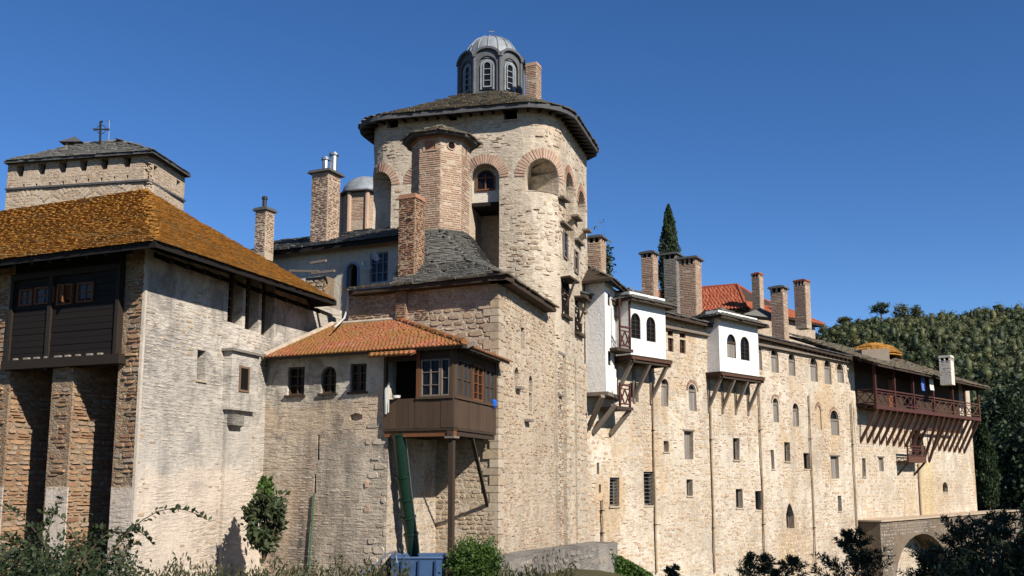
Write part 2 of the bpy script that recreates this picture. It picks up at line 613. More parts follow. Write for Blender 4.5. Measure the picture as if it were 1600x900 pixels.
def mat_plain(name, c, rough=.6, metal=0.0, spec=.4, var=.3):
    t = NT(name)
    n1 = t.noise(4, 5, .65)
    col = t.mix(var, c, t.ramp(n1, [(.25, .35), (.75, 1.4)]), 'MULTIPLY')
    t.out(col, rough, t.bump(n1, .15, .01), spec, metal)
def mat_leaf(name, c1, c2, sss=.25):
    t = NT(name)
    col = t.mix(t.attr(), c1, c2)
    col = t.mix(.4, col, t.ramp(t.noise(.9, 3), [(.3, .6), (.7, 1.3)]), 'MULTIPLY')
    t.out(col, .6, None, .3)
    tr = t.n('ShaderNodeBsdfTranslucent'); t.l(col, tr.inputs[0])
    mx = t.n('ShaderNodeMixShader'); mx.inputs[0].default_value = sss
    t.l(t.b.outputs[0], mx.inputs[1]); t.l(tr.outputs[0], mx.inputs[2])
    t.l(mx.outputs[0], t.t.nodes['Material Output'].inputs['Surface'])

mat_wall('wall_cream', (.72, .645, .53), (.58, .495, .385), (.34, .285, .225), (.42, .30, .185), .75, .6, 6.5, .5, (.56, .40, .23), .6, .25, (), .5)
mat_wall('wall_tower', (.66, .575, .46), (.55, .465, .355), (.27, .23, .185), (.34, .25, .16), .45, .5, 5.0, .4, (.60, .46, .33), .5, .4, (), .55)
mat_wall('wall_block', (.64, .545, .42), (.54, .445, .33), (.28, .225, .17), (.40, .25, .15), .7, .4, 7.0, .5, None, .6, .4, (), .4)
mat_wall('wall_plaster', (.72, .65, .56), (.60, .54, .455), (.20, .185, .17), (.36, .29, .22), .0, .9, 9.0, .12, None, .0, .7, [(-9, .1, (.70, .585, .475), .8), (.3, 3.6, (.44, .41, .37), .5)], .68)
mat_wall('wall_annex', (.66, .57, .455), (.54, .455, .355), (.12, .11, .10), (.38, .25, .16), .35, 1.0, 7.0, .3, (.58, .42, .29), .3, .55, [(2.3, 9, (.66, .61, .53), .75), (1.2, 2.1, (.62, .48, .34), .6)], .6)
mat_wall('wall_dark_mortar', (.40, .30, .20), (.30, .22, .145), (.16, .12, .09), (.30, .16, .09), .7, .5, 7.0, .8)
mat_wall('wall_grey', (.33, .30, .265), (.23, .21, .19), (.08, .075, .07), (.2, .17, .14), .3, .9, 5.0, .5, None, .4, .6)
mat_wall('wall_far', (.54, .45, .35), (.46, .37, .28), (.24, .195, .16), (.34, .21, .13), .8, .4, 6.0, .6)
mat_wall('white_render', (.90, .89, .87), (.85, .84, .81), (.55, .51, .46), (.8, .78, .76), .0, .45, 9.0, .05, None, 0.0)
mat_wall('cream_render', (.74, .69, .59), (.68, .62, .52), (.34, .31, .27), (.6, .52, .42), .0, .5, 9.0, .05, None, 0.0)
mat_piece('stone_warm', [(0, (.47, .34, .215)), (.3, (.54, .43, .30)), (.55, (.42, .30, .195)), (.8, (.58, .48, .36)), (1, (.35, .24, .16))])
mat_piece('stone_pale', [(0, (.50, .40, .285)), (.35, (.40, .29, .19)), (.6, (.55, .45, .34)), (.85, (.36, .27, .19)), (1, (.45, .33, .21))])
mat_piece('stone_tower', [(0, (.54, .45, .34)), (.35, (.42, .33, .235)), (.6, (.58, .50, .39)), (.85, (.34, .26, .18)), (1, (.47, .37, .26))])
mat_piece('stone_rust', [(0, (.30, .155, .085)), (.25, (.42, .27, .155)), (.45, (.25, .135, .08)), (.62, (.36, .30, .235)), (.8, (.40, .22, .115)), (1, (.27, .22, .18))])
mat_piece('stone_quoin', [(0, (.50, .42, .31)), (.4, (.43, .33, .22)), (.75, (.53, .45, .35)), (1, (.38, .30, .215))], 9)
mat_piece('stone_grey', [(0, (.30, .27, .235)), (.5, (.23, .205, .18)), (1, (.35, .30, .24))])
mat_piece('brick_red', [(0, (.34, .155, .09)), (.35, (.26, .12, .075)), (.6, (.40, .21, .13)), (.8, (.20, .105, .075)), (1, (.40, .28, .20))])
mat_piece('brick_arch', [(0, (.46, .27, .19)), (.5, (.40, .22, .15)), (1, (.52, .34, .25))])
mat_piece('brick_pale', [(0, (.49, .33, .235)), (.35, (.43, .275, .19)), (.6, (.52, .38, .28)), (.85, (.38, .235, .16)), (1, (.54, .42, .32))])
mat_piece('mortar_piece', [(0, (.5, .41, .31)), (1, (.42, .34, .25))])
mat_piece('slate_lichen', [(0, (.42, .195, .034)), (.4, (.385, .18, .034)), (.7, (.44, .21, .04)), (.93, (.36, .18, .045)), (1, (.29, .20, .10))], 4, .95, .4, ((.27, .175, .075), 1.1, .52, .6))
mat_piece('slate_brown', [(0, (.20, .165, .115)), (.4, (.15, .13, .10)), (.7, (.235, .20, .14)), (1, (.12, .11, .095))], 8, .9, .6, ((.22, .15, .04), 1.6, .55, .55))
mat_piece('slate_grey', [(0, (.18, .175, .155)), (.4, (.14, .138, .126)), (.7, (.215, .205, .18)), (1, (.11, .11, .102))], 8, .85, .6, ((.20, .17, .09), 1.4, .60, .4))
mat_piece('slate_dark', [(0, (.12, .12, .12)), (.5, (.085, .085, .09)), (1, (.16, .15, .14))], 8, .75, .5, ((.17, .14, .08), 1.8, .62, .4))
mat_piece('tile_clay', [(0, (.34, .12, .055)), (.35, (.28, .085, .04)), (.65, (.38, .15, .065)), (.9, (.2, .085, .05)), (1, (.34, .21, .13))], 8, .9, .5, ((.22, .115, .03), .55, .44, .9))
mat_piece('tile_red', [(0, (.36, .095, .045)), (.5, (.30, .075, .036)), (1, (.41, .13, .062))], 8, .85, .4)
mat_wood('wood_black', (.006, .0045, .0035), (.014, .010, .0075), (.5, .5, 9))
mat_wood('wood_dark', (.035, .023, .015), (.07, .046, .03))
mat_wood('wood_kiosk', (.055, .033, .020), (.105, .068, .043))
mat_wood('wood_orange', (.15, .055, .022), (.22, .09, .036))
mat_wood('wood_red', (.06, .02, .016), (.10, .036, .028))
mat_wood('wood_rust', (.085, .036, .022), (.13, .06, .036))
mat_wood('wood_grey', (.15, .12, .095), (.25, .205, .165))
mat_wood('shutter_grey', (.20, .175, .155), (.29, .26, .23), (9, 9, .4))
mat_wood('shutter_brown', (.15, .095, .06), (.22, .145, .095), (9, 9, .4))
mat_plain('glass', (.010, .011, .013), .12, 0, .12, .1)
mat_plain('glass_pale', (.05, .055, .06), .15, 0, .2, .3)
mat_plain('interior_dark', (.012, .010, .009), .95, 0, .05)  # near-black colour standing in for the unlit space inside openings
mat_plain('paint_white', (.72, .71, .68), .6)
mat_plain('paint_blue', (.22, .30, .40), .6)
mat_plain('lead', (.25, .275, .30), .6, .1, .3, .6)
mat_plain('lead_dark', (.09, .095, .105), .6, .1, .4, .6)
mat_plain('iron', (.03, .028, .027), .6, .4)
mat_plain('steel', (.42, .43, .44), .35, .8)
mat_plain('chute_green', (.008, .028, .019), .28, 0, .5, .4)
mat_plain('pipe_green', (.05, .13, .075), .5)
mat_plain('pipe_tan', (.44, .33, .22), .7, 0, .2, .5)
mat_plain('skip_blue', (.035, .085, .19), .55, 0, .4, .5)
mat_plain('cloth_blue', (.10, .17, .48), .9, 0, .1)
mat_plain('cloth_white', (.75, .75, .68), .9, 0, .1)
mat_plain('plastic_blue', (.02, .13, .6), .4)
mat_wall('ochre', (.68, .56, .36), (.58, .46, .28), (.36, .27, .16), (.46, .32, .17), .7, .5, 6.5, .5, None, .6, .3, (), .5)
mat_plain('mortar', (.48, .40, .31), .95, 0, .1, .5)
mat_plain('bark', (.09, .065, .045), .95, 0, .1, .5)
mat_plain('cable_white', (.7, .68, .64), .5)
mat_leaf('leaf_cypress', (.012, .028, .010), (.035, .062, .018), .1)
mat_leaf('leaf_conifer', (.015, .03, .013), (.045, .075, .028), .2)
mat_leaf('leaf_scrub', (.035, .048, .014), (.115, .115, .038), .12)
mat_leaf('leaf_bush', (.035, .085, .012), (.10, .17, .03), .3)
mat_leaf('leaf_fig', (.03, .052, .02), (.095, .115, .05), .25)
mat_leaf('leaf_bramble', (.013, .025, .009), (.05, .07, .024), .22)
mat_leaf('leaf_weed', (.03, .046, .014), (.11, .10, .042), .3)
def mat_ground():
    t = NT('ground')
    n1 = t.noise(.25, 6, .65)
    col = t.mix(n1, (.05, .06, .02), (.13, .10, .06))
    col = t.mix(.6, col, t.ramp(t.noise(5, 5, .7), [(.3, .5), (.7, 1.3)]), 'MULTIPLY')
    t.out(col, .95, t.bump(t.noise(3, 6, .7), .8, .08), .1)
mat_ground()

def mat_hill():
    mat_leaf('leaf_hill', (.024, .040, .013), (.105, .108, .034), .12)
    m = MATS['leaf_hill']; nt = m.node_tree
    t = NT.__new__(NT); t.m, t.t, t.b = m, nt, nt.nodes['Principled BSDF']; t.pos = t.n('ShaderNodeNewGeometry').outputs['Position']
    src = t.b.inputs['Base Color'].links[0].from_socket
    f = t.ramp(t.noise(.045, 5, .65), [(.35, (.55, .72, .55)), (.52, (1.0, 1.0, 1.0)), (.68, (1.25, 1.08, .85))])
    t.l(t.mix(1.0, src, f, 'MULTIPLY'), t.b.inputs['Base Color'])
mat_hill()

# ------------------------------------------------------------------ windows and chimneys
def rect_uz(path, x0, y0, x1, y1):
    ym, xm = (y0 + y1) / 2, (x0 + x1) / 2
    return path.hit(x0, ym)[0], path.hit(xm, y1)[1], path.hit(x1, ym)[0], path.hit(xm, y0)[1]
def arch_poly(u0, z0, u1, z1, arch=0, n=8, inset=0.0):
    u0, u1, z0, z1 = u0 + inset, u1 - inset, z0 + inset, z1 - inset
    if not arch:
        return [(u0, z0), (u1, z0), (u1, z1), (u0, z1)]
    c, w = (u0 + u1) / 2, (u1 - u0) / 2
    rise = min(w * (1.0 if arch == 1 else 1.5), (z1 - z0) * .6)
    zs = z1 - rise
    out = [(u0, z0), (u1, z0)]
    for i in range(n + 1):
        a = math.pi * i / n
        if arch == 1:
            out.append((c + w * math.cos(a), zs + rise * math.sin(a)))
        else:
            x = math.cos(a)
            out.append((c + w * x, zs + rise * (1 - abs(x) ** 1.7)))
    return out
def window(parent, path, box, kind='glass', arch=0, depth=.18, frame='wood_dark', pane='glass', cols=2, rows=3, fw=.05, sill=None, lintel=None, name='window', uz=None):
    """builds a window set back in its opening; returns the opening for the wall"""
    u0, z0, u1, z1 = uz or rect_uz(path, *box)
    poly = arch_poly(u0, z0, u1, z1, arch)
    hole = (poly, depth + .12)
    fm = MB()
    inner = arch_poly(u0, z0, u1, z1, arch, inset=fw)
    o0, o1 = -depth - .06, -depth + .03
    if kind == 'dark':  # a near-black sheet stands in for the unlit room
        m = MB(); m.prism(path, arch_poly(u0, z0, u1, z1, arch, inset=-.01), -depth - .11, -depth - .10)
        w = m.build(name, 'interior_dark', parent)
        if u1 - u0 > .3:
            fm = MB(); fm.ring(path, poly, arch_poly(u0, z0, u1, z1, arch, inset=.045), -depth - .09, -depth - .02, .5)
            if z1 - z0 > .7:
                fm.pbox(path, (u0 + u1) / 2 - .02, (u0 + u1) / 2 + .02, z0 + .04, z1 - .08, -depth - .085, -depth - .04)
            fm.build('frame', frame, w)
            s = MB(); s.pbox(path, u0 - .05, u1 + .05, z0 - .06, z0 - .004, -.05, .05); s.build('sill', 'stone_pale', w)
        return poly, depth + .12
    fm.ring(path, poly, inner, o0, o1)
    zs = z1 - (u1 - u0) / 2 if arch else z1
    if kind in ('glass', 'bars'):
        for i in range(1, cols):
            u = u0 + (u1 - u0) * i / cols
            fm.pbox(path, u - fw * .4, u + fw * .4, z0 + fw, (z1 if arch else z1) - fw * (1.2 if arch else 1), -depth - .05, -depth + .02)
        for j in range(1, rows):
            z = z0 + (zs - z0) * j / (rows if not arch else rows - 1) if arch else z0 + (z1 - z0) * j / rows
            if z < z1 - fw:
                fm.pbox(path, u0 + fw, u1 - fw, z - fw * .3, z + fw * .3, -depth - .05, -depth + .012)
    if kind == 'shut':
        fm.pbox(path, u0, u1, zs - .07, zs + .05, -depth - .05, -depth + .06)
    w = fm.build(name, frame, parent)
    pm = MB(); pm.prism(path, arch_poly(u0, z0, u1, z1, arch, inset=.01), -depth - .05, -depth - .04)
    pm.build('pane', pane, w)
    if kind == 'shut':
        sm = MB()
        n = max(2, int((u1 - u0 - .08) / .11))
        for i in range(n):
            a = u0 + .04 + (u1 - u0 - .08) * i / n
            sm.pbox(path, a + .003, a + (u1 - u0 - .08) / n - .003, z0 + .03, zs - .06, -depth - .035, -depth + .01 + .006 * (i % 2), random.random())
        sm.build('shutter', cols if isinstance(cols, str) else 'shutter_grey', w)
    if sill:
        s = MB(); s.pbox(path, u0 - .06, u1 + .06, z0 - .07, z0 - .005, -.05, .07); s.build('sill', sill, w)
    if lintel:
        s = MB(); s.pbox(path, u0 - .12, u1 + .12, z1 + .01, z1 + .09, -.05, .05); s.build('lintel', lintel, w)
    return hole
def arch_ring(parent, path, uz, mat, w=.3, n=22, proud=.03, name='brick', span=(0, math.pi), mortar=True, rise=None, sep=True):
    """radial bricks round an arch head"""
    u0, z0, u1, z1 = uz
    c, rr = (u0 + u1) / 2, (u1 - u0) / 2
    rise = rise or rr
    zs = z1 - rise
    rnd = random.Random(int(c * 100) + n)
    if mortar:
        m = MB()
        A = [(c + (rr + w) * math.cos(a), zs + (rise + w) * math.sin(a)) for a in [span[0] + (span[1] - span[0]) * i / 16 for i in range(17)]]
        B = [(c + (rr + .01) * math.cos(a), zs + (rise + .01) * math.sin(a)) for a in [span[0] + (span[1] - span[0]) * i / 16 for i in range(17)]]
        m.ring(path, A, B, -.05, proud * .4, closed=False)
        m.build('arch_mortar', 'mortar', parent)
    allm = MB()
    for i in range(n):
        a0 = span[0] + (span[1] - span[0]) * (i + .27) / n
        a1 = span[0] + (span[1] - span[0]) * (i + .73) / n
        e = rnd.uniform(.88, 1.04)
        q = [(c + k * math.cos(a), zs + l * math.sin(a)) for a, k, l in ((a0, rr + .02, rise + .02), (a0, rr + w * e, rise + w * e), (a1, rr + w * e, rise + w * e), (a1, rr + .02, rise + .02))]
        m = MB() if sep else allm
        m.prism(path, q, -.03, proud * rnd.uniform(.8, 1.3), rnd.random())
        if sep:
            m.build(name, mat, parent)
    if not sep:
        allm.build('arch_bricks', mat, parent, kind='stuff')

def square(px0, px1, py, r, alpha, ratio=None):
    """plan corners of a square shaft seen between px0 and px1: left, near, right, far"""
    c = at((px0 + px1) / 2, py, r)
    wpx = (px1 - px0) / FOC * r
    a = R(alpha)
    dl = Vector((-math.cos(a), math.sin(a)))      # to the left and away
    dr = Vector((math.sin(a), math.cos(a)))       # to the right and away
    dl, dr = Vector((-math.cos(R(alpha)), math.sin(R(alpha)))), Vector((math.sin(R(alpha)), math.cos(R(alpha))))
    k = wpx / (abs(dl.x) + abs(dr.x))
    c2 = Vector((c.x, c.y))
    near = c2 - (dl + dr) * k / 2
    return [near + dl * k, near, near + dr * k, near + dl * k + dr * k], k
def chimney(parent, px0, px1, ytop, ybot, r, alpha, wallmat, pmat, cap='slate', nsep=0, style='brick', seed=1, holes=True, flues=None, label=None, scale=1.0):
    q, k = square(px0, px1, ytop, r, alpha)
    z1, z0 = at((px0 + px1) / 2, ytop, r).z, at((px0 + px1) / 2, ybot, r).z
    path = Path(q[:3])
    m = MB()
    ho = .34 * min(1, k) if holes else 0
    m.hexa([(*v, z0 - .6) for v in (q[1], q[2], q[3], q[0])] + [(*v, z1 - ho - .1) for v in (q[1], q[2], q[3], q[0])])
    ch = m.build('chimney', wallmat, parent)
    if label:
        ch['label'] = label
    zt = z1 - ho - .1
    for i in (0, 1):
        L0, L1 = path.s[i], path.s[i + 1]
        masonry(ch, path, [(L0 + .004, z0 - .3), (L1 - .004, z0 - .3), (L1 - .004, zt), (L0 + .004, zt)], [], style, pmat, seed * 13 + i, nsep // 2, rough=0, scale=scale)
    c = (q[0] + q[2]) / 2
    if holes:
        hm = MB()
        hm.hexa([(*(c + (v - c) * .62), zt) for v in (q[1], q[2], q[3], q[0])] + [(*(c + (v - c) * .62), z1 - .1) for v in (q[1], q[2], q[3], q[0])])
        hm.build('flue', 'interior_dark', ch)
        for i in range(4):
            a, b = q[i], q[(i + 1) % 4]
            for f in ((.06, .5, .94) if k < .8 else (.05, .35, .65, .95)):
                pm = MB()
                p = c + (a + (b - a) * f - c) * .93
                pm.beam((p.x, p.y, zt), (p.x, p.y, z1 - .1), .11 * k / .8, .11 * k / .8)
                pm.build('pillar', pmat, ch)
    cm = MB()
    def lay(e, za, zb):
        cm.hexa([(*(c + (v - c) * e), za) for v in (q[1], q[2], q[3], q[0])] + [(*(c + (v - c) * e), zb) for v in (q[1], q[2], q[3], q[0])], random.random())
    if cap == 'slate':
        lay(1.35, z1 - .11, z1 - .05); lay(1.22, z1 - .05, z1 + .01); lay(.8, z1 + .01, z1 + .06); lay(.4, z1 + .06, z1 + .1)
        cm.build('cap', 'slate_dark', ch)
    elif cap == 'tile':
        lay(1.2, z1 - .1, z1 - .04); lay(1.05, z1 - .04, z1 + .03); lay(.55, z1 + .03, z1 + .1)
        cm.build('cap', 'tile_red', ch)
    elif cap == 'brick':
        lay(1.12, z1 - .16, z1 - .1); lay(1.02, z1 - .1, z1); cm.build('cap', pmat, ch)
    if flues:
        for (fx, fy0, fy1, rad) in flues:
            p0, p1 = at(fx, fy1, r), at(fx, fy0, r)
            f = MB(); f.tube([(p0.x, p0.y, z1 - .1), (p0.x, p0.y, p1.z)], rad, 10); f.lathe((p0.x, p0.y), [(rad * 1.35, p1.z - .12), (rad * 1.35, p1.z - .04), (rad * .9, p1.z)], 10)
            f.build('flue_pipe', 'steel' if rad > .1 else 'iron', ch)
    return ch

# ------------------------------------------------------------------ main plan lines
S = line(17, 778, 560, 29.75)                    # flank of the stone block and of the big tower
def on(path, px, py):
    u, z = path.hit(px, py)
    return path.P(u, 0)
blk = on(S, 778, 560)
F = line(-65, 778, 560, math.hypot(blk.x, blk.y))
F = Path([F.p[0] - (F.p[1] - F.p[0]), F.p[0]])
kio = on(S, 712, 610)
A2 = line(-65, 712, 610, math.hypot(kio.x, kio.y))
A2 = Path([A2.p[0] - (A2.p[1] - A2.p[0]), A2.p[0]])      # front of the annex and the wooden kiosk
joint = on(A2, 415, 620)
LS = line(17, 415, 620, math.hypot(joint.x, joint.y))
d_ = (LS.p[1] - LS.p[0]).normalized()
LS = Path([LS.p[0] - d_ * 14, LS.p[1]])                  # plastered flank of the left house
lc = on(LS, 217, 620)
LF = line(-67, 217, 620, math.hypot(lc.x, lc.y))
LF = Path([LF.p[0] - (LF.p[1] - LF.p[0]), LF.p[0]])      # piered front of the left house
ZB = -5.0                                                 # foot of the walls

# ------------------------------------------------------------------ ground
def ground():
    m = MB()
    xs = np.concatenate([np.linspace(-900, -40, 12), np.linspace(-30, 60, 46), np.linspace(75, 900, 14)])
    ys = np.concatenate([np.linspace(-300, -10, 8), np.linspace(-6, 60, 34), np.linspace(75, 160, 8), np.linspace(200, 1500, 8)])
    def ss(t):
        t = min(1, max(0, t)); return t * t * (3 - 2 * t)
    def h(x, y):
        z = -1.65 - 1.25 * ss((y - 4) / 14)
        z -= 6.6 * ss((x - 1) / 13) * ss((y - 24) / 18)
        return z + .1 * mnoise.noise(Vector((x * .3, y * .3, 0)))
    vs = [(x, y, h(x, y)) for y in ys for x in xs]
    n = len(xs)
    m.add(vs, [(j * n + i, j * n + i + 1, (j + 1) * n + i + 1, (j + 1) * n + i) for j in range(len(ys) - 1) for i in range(n - 1)])
    o = m.build('ground', 'ground', None, smooth=True)
    o['kind'] = 'structure'
ground()

# ------------------------------------------------------------------ left house
def left_house():
    T = thing('stone_house', 'plastered stone house with orange lichen roof and tall front piers at far left', 'house', (lc.x, lc.y, ZB))
    uc = LF.hit(217, 620)[0]
    # front with two deep recesses between piers
    def q(x, y):
        return LF.hit(x, y)
    zt = LF.off(.85).hit(284, 371)[1] + .12
    holes = []
    def rec(xl, xr):
        a, b = q(xl, 620)[0], q(xr, 620)[0]
        return [(a, ZB + .02), (b, ZB + .02), (b, q(150, 559)[1]), (a, q(150, 559)[1])]
    h2, h1 = rec(113, 182), rec(14, 80)
    u0 = q(-260, 600)[0]
    outer = [(u0, ZB), (uc, ZB), (uc, zt), (u0, zt)]
    w = wall(LF, outer, [(h1, 2.2), (h2, 2.2)], 'front_wall', 'wall_dark_mortar', T, seed=2)
    bay_uz = (q(24, 500)[0], q(100, 560)[1], q(192, 490)[0], q(100, 432)[1])
    bay = [(bay_uz[0], bay_uz[1]), (bay_uz[2], bay_uz[1]), (bay_uz[2], bay_uz[3] + .6), (bay_uz[0], bay_uz[3] + .6)]
    vis = [(q(-25, 600)[0], ZB + .6), (uc - .01, ZB + .6), (uc - .01, zt - .1), (q(-25, 600)[0], zt - .1)]
    zl = q(120, 745)[1]
    big = random.Random(5)
    masonry(w, LF, vis, [h1, h2, bay], 'slaty', 'stone_rust', 11, 300, wseed=2, where=lambda u, z: z > zl + .5 * mnoise.noise(Vector((u * .8, 2, 1))))
    masonry(w, LF, vis, [h1, h2, bay], 'rubble', 'stone_pale', 12, 60, wseed=2, where=lambda u, z: z < zl + .4 * mnoise.noise(Vector((u * .8, 2, 1))))
    m = MB()                                       # old lime render left on the feet of the piers
    for a, b in ((q(-25, 800)[0], q(2, 800)[0]), (q(70, 800)[0], q(104, 800)[0]), (q(172, 800)[0], uc - .02)):
        m.pbox(LF, a, b, ZB, zl - .25, -.02, .012)
    m.build('render_patch', 'wall_plaster', w)
    # stones in the flanks of the recesses
    for hh in (h1, h2):
        a = LF.P(hh[0][0], 0); n = LF.pn(0)[1]
        fl = Path([(a.x, a.y), (a.x - n.x * 2.2, a.y - n.y * 2.2)])
        masonry(w, fl, [(0.02, ZB + .6), (2.1, ZB + .6), (2.1, q(150, 566)[1] - .1), (.02, q(150, 566)[1] - .1)], [], 'slaty', 'stone_rust', 21, 60, rough=0)
    # plastered flank
    holes = []
    def g(x, y):
        return LS.hit(x, y)
    for b in ((357, 419, 380, 506), (384, 428, 405, 517), (409, 437, 429, 526)):
        holes.append(window(T, LS, b, 'glass', 0, .36, 'shutter_brown', 'glass', 2, 6, .035))
    holes.append(window(T, LS, (308, 547, 321, 594), 'dark', 0, .3))
    ue, ur = g(217, 620)[0], g(526, 480)[0]
    ztop = LF.off(.85).hit(284, 371)[1] + .12
    zfar = LS.off(1.0).hit(526, 470)[1] + .1
    outer = [(ue, ZB), (ur + .4, ZB), (ur + .4, zfar), (ue, ztop)]
    w2 = wall(LS, outer, holes, 'side_wall', 'wall_plaster', T, seed=3, rough=.05)
    hp = [h[0] for h in holes]
    vis = [(ue + .03, ZB + .6), (g(420, 600)[0], ZB + .6), (g(420, 600)[0], ztop - .2), (ue + .03, ztop - .2)]
    masonry(w2, LS, vis, hp, 'flush', 'stone_plaster', 31, 120, .45, .05, 3, where=lambda u, z: g(300, 720)[1] < z < g(300, 470)[1])
    masonry(w2, LS, vis, hp, 'speck', 'stone_pale', 32, 120, .05, .05, 3)
    # quoin strip along the corner
    m = MB(); m.pbox(LS, ue - .01, ue + .07, ZB, ztop, -.05, .03); m.build('corner_strip', 'stone_plaster', w2)
    # small plastered closet box with a window
    u0, z0, u1, z1 = rect_uz(LS, 349, 553, 392, 615)
    um = LS.hit(372, 590)[0]
    m = MB(); m.pbox(LS, u0, u1, z0 - .5, z1, -.05, .26); m.pbox(LS, u0 + .1, u1, ZB, z0 - .5, -.05, .11)
    bx = m.build('closet_box', 'wall_plaster', T)
    m = MB(); m.pbox(LS, u0 - .12, u1 + .1, z1, z1 + .07, -.05, .36); m.build('ledge', 'stone_grey', bx)
    out = LS.off(.26)
    uz = rect_uz(out, 374, 574, 388, 611)
    m = MB(); m.prism(out, arch_poly(*uz), -.02, .012); m.build('window_opening', 'interior_dark', bx)
    m = MB(); m.ring(out, arch_poly(*uz, inset=-.03), arch_poly(*uz, inset=.03), -.01, .03); m.build('window_frame', 'shutter_brown', bx)
    p = LS.P(*g(357, 672)); n = LS.pn(0)[1]
    m = MB(); a = g(349, 664); b = g(367, 664)
    m.add([LS.P(a[0], a[1], 0), LS.P(b[0], a[1], 0), LS.P(b[0], a[1], .3), LS.P(a[0], a[1], .3), LS.P((a[0] + b[0]) / 2, a[1] - .26, 0)], [(0, 1, 2, 3), (3, 2, 4), (0, 3, 4), (2, 1, 4)])
    m.pbox(LS, a[0], b[0], a[1], a[1] + .3, -.05, .3); m.build('spout_box', 'wall_grey', T)
    # roof: long front slope and a hipped end over the flank
    ov = .85
    LFo, LSo = LF.off(ov), LS.off(1.0)
    zE = LFo.hit(284, 371)[1]
    # eave corner: where the two overhang lines cross
    def cross(p1, p2):
        a, b = p1.p[0], p1.p[1]; c, d = p2.p[0], p2.p[1]
        r_, s_ = b - a, d - c
        t = ((c - a).x * s_.y - (c - a).y * s_.x) / (r_.x * s_.y - r_.y * s_.x)
        return a + r_ * t
    C = cross(LFo, LSo)
    far = LSo.P(*LSo.hit(526, 470))
    dl = (LF.p[0] - LF.p[1]).normalized()
    half = (Vector((far.x, far.y)) - C).length / 2
    ds = (LS.p[1] - LS.p[0]).normalized()
    rl = Path([C + ds * half + dl * 40, C + ds * half])
    ur_, zr = rl.hit(226, 297)
    Rp = rl.P(ur_, zr)
    C3, far3 = Vector((*C, zE)), Vector((far.x, far.y, far.z))
    EL, RL = C3 + Vector((*(dl * 14), 0)), Rp + Vector((*(dl * 12), 0))
    rm = MB(); slab(rm, [EL, C3, Rp, RL], .16); slab(rm, [C3, far3, Rp], .16)
    back = far3 + Vector((*(dl * 14), 0)); slab(rm, [far3, back, RL, Rp], .16)
    roof = rm.build('roof', 'wood_black', T)
    slates(roof, [EL, C3, Rp, RL], 'slate_lichen', 41, (.14, .34), .085, .013, 300, jit=.35)
    slates(roof, [C3, far3, Rp], 'slate_lichen', 42, (.14, .34), .085, .013, 100, jit=.35)
    # rafters and boarding under the front eave
    for i in range(16):
        u = LF.hit(228, 400)[0] - .5 - i * .62
        p = LF.P(u, zE + .12, -.1)
        m = MB(); m.beam(p, LF.P(u, zE - .16, ov - .04), .11, .13, random.random()); m.build('rafter', 'wood_black', roof)
    for i in range(13):
        u = LS.hit(228, 400)[0] + .35 + i * .7
        m = MB(); m.beam(LS.P(u, zE + .05, -.1), LS.P(u, zE - .2, .5), .1, .12, random.random()); m.build('rafter', 'wood_black', roof)
    # black timber bay
    b0, z0, b1, z1 = bay_uz
    m = MB(); m.pbox(LF, b0, b1, z0, z1 + .5, -.3, .10); B = m.build('timber_bay', 'wood_black', T)
    k = 13
    um = q(85, 500)[0]
    wz = q(100, 476)[1]
    for i in range(k):
        za, zb = z0 + (z1 - z0) * i / k, z0 + (z1 - z0) * (i + 1) / k
        for a, b in ((b0 + .06, um - .05), (um + .05, b1 - .07)):
            if za > wz - .05:
                if b < b1 - 1:
                    continue
                a = q(150, 450)[0]
            m = MB(); m.pbox(LF, a, b, za + .006, zb - .004, .08, .125 + .012 * random.random(), random.random()); m.build('plank', 'wood_black', B)
    for a, b, za, zb in ((b0 - .03, b0 + .07, z0, z1), (b1 - .08, b1 + .02, z0, z1), (um - .07, um + .06, z0 - .3, z1), (b0 - .03, b1 + .02, z1 - .02, z1 + .14)):
        m = MB(); m.pbox(LF, a, b, za, zb, .0, .19, random.random()); m.build('post' if zb - za > 1 else 'beam', 'wood_bay', B)
    for x0, x1, y0, y1, op in ((34, 50, 455, 476, 0), (58, 83, 451, 473, 0), (93, 112, 447, 474, 1), (124, 145, 444, 470, 0)):
        u0, za, u1, zb = rect_uz(LF.off(.12), x0, y0, x1, y1)
        L2 = LF.off(.12)
        m = MB(); P_ = arch_poly(u0 - .05, za - .04, u1 + .05, zb + .04)
        m.ring(L2, P_, arch_poly(u0, za, u1, zb), -.02, .05)
        if not op:
            m.pbox(L2, (u0 + u1) / 2 - .015, (u0 + u1) / 2 + .015, za, zb, -.01, .03); m.pbox(L2, u0, u1, (za + zb) / 2 - .012, (za + zb) / 2 + .012, -.01, .03)
        f = m.build('window_frame', 'wood_orange', B)
        m = MB(); m.pbox(L2, u0, u1, za, zb, -.02, .004); m.build('pane', 'glass_pale' if not op else 'wood_orange', B)
        if op:
            m = MB(); c = (u0 + u1) / 2
            m.beam(L2.P(c + .02, (za + zb) / 2, .02), L2.P(c + .12, (za + zb) / 2, .2), .03, zb - za, up=(0, 0, 1)); m.build('open_shutter', 'wood_orange', B)
    m = MB(); L2 = LF
    a, b = q(14, 565), q(197, 555)
    m.pbox(LF, a[0], b[0], z0 - .24, z0, -.2, .24); m.build('sill_beam', 'wood_bay', B)
    # lime-dusted ledge stones on the sill
    for i in range(9):
        u = a[0] + (b[0] - a[0]) * (.1 + .09 * i)
        m = MB(); m.pbox(LF, u, u + random.uniform(.08, .2), z0 - .01, z0 + .05, .14, .22, random.random()); m.build('stone', 'stone_grey', B)
mat_wood('wood_bay', (.016, .011, .008), (.034, .024, .017))
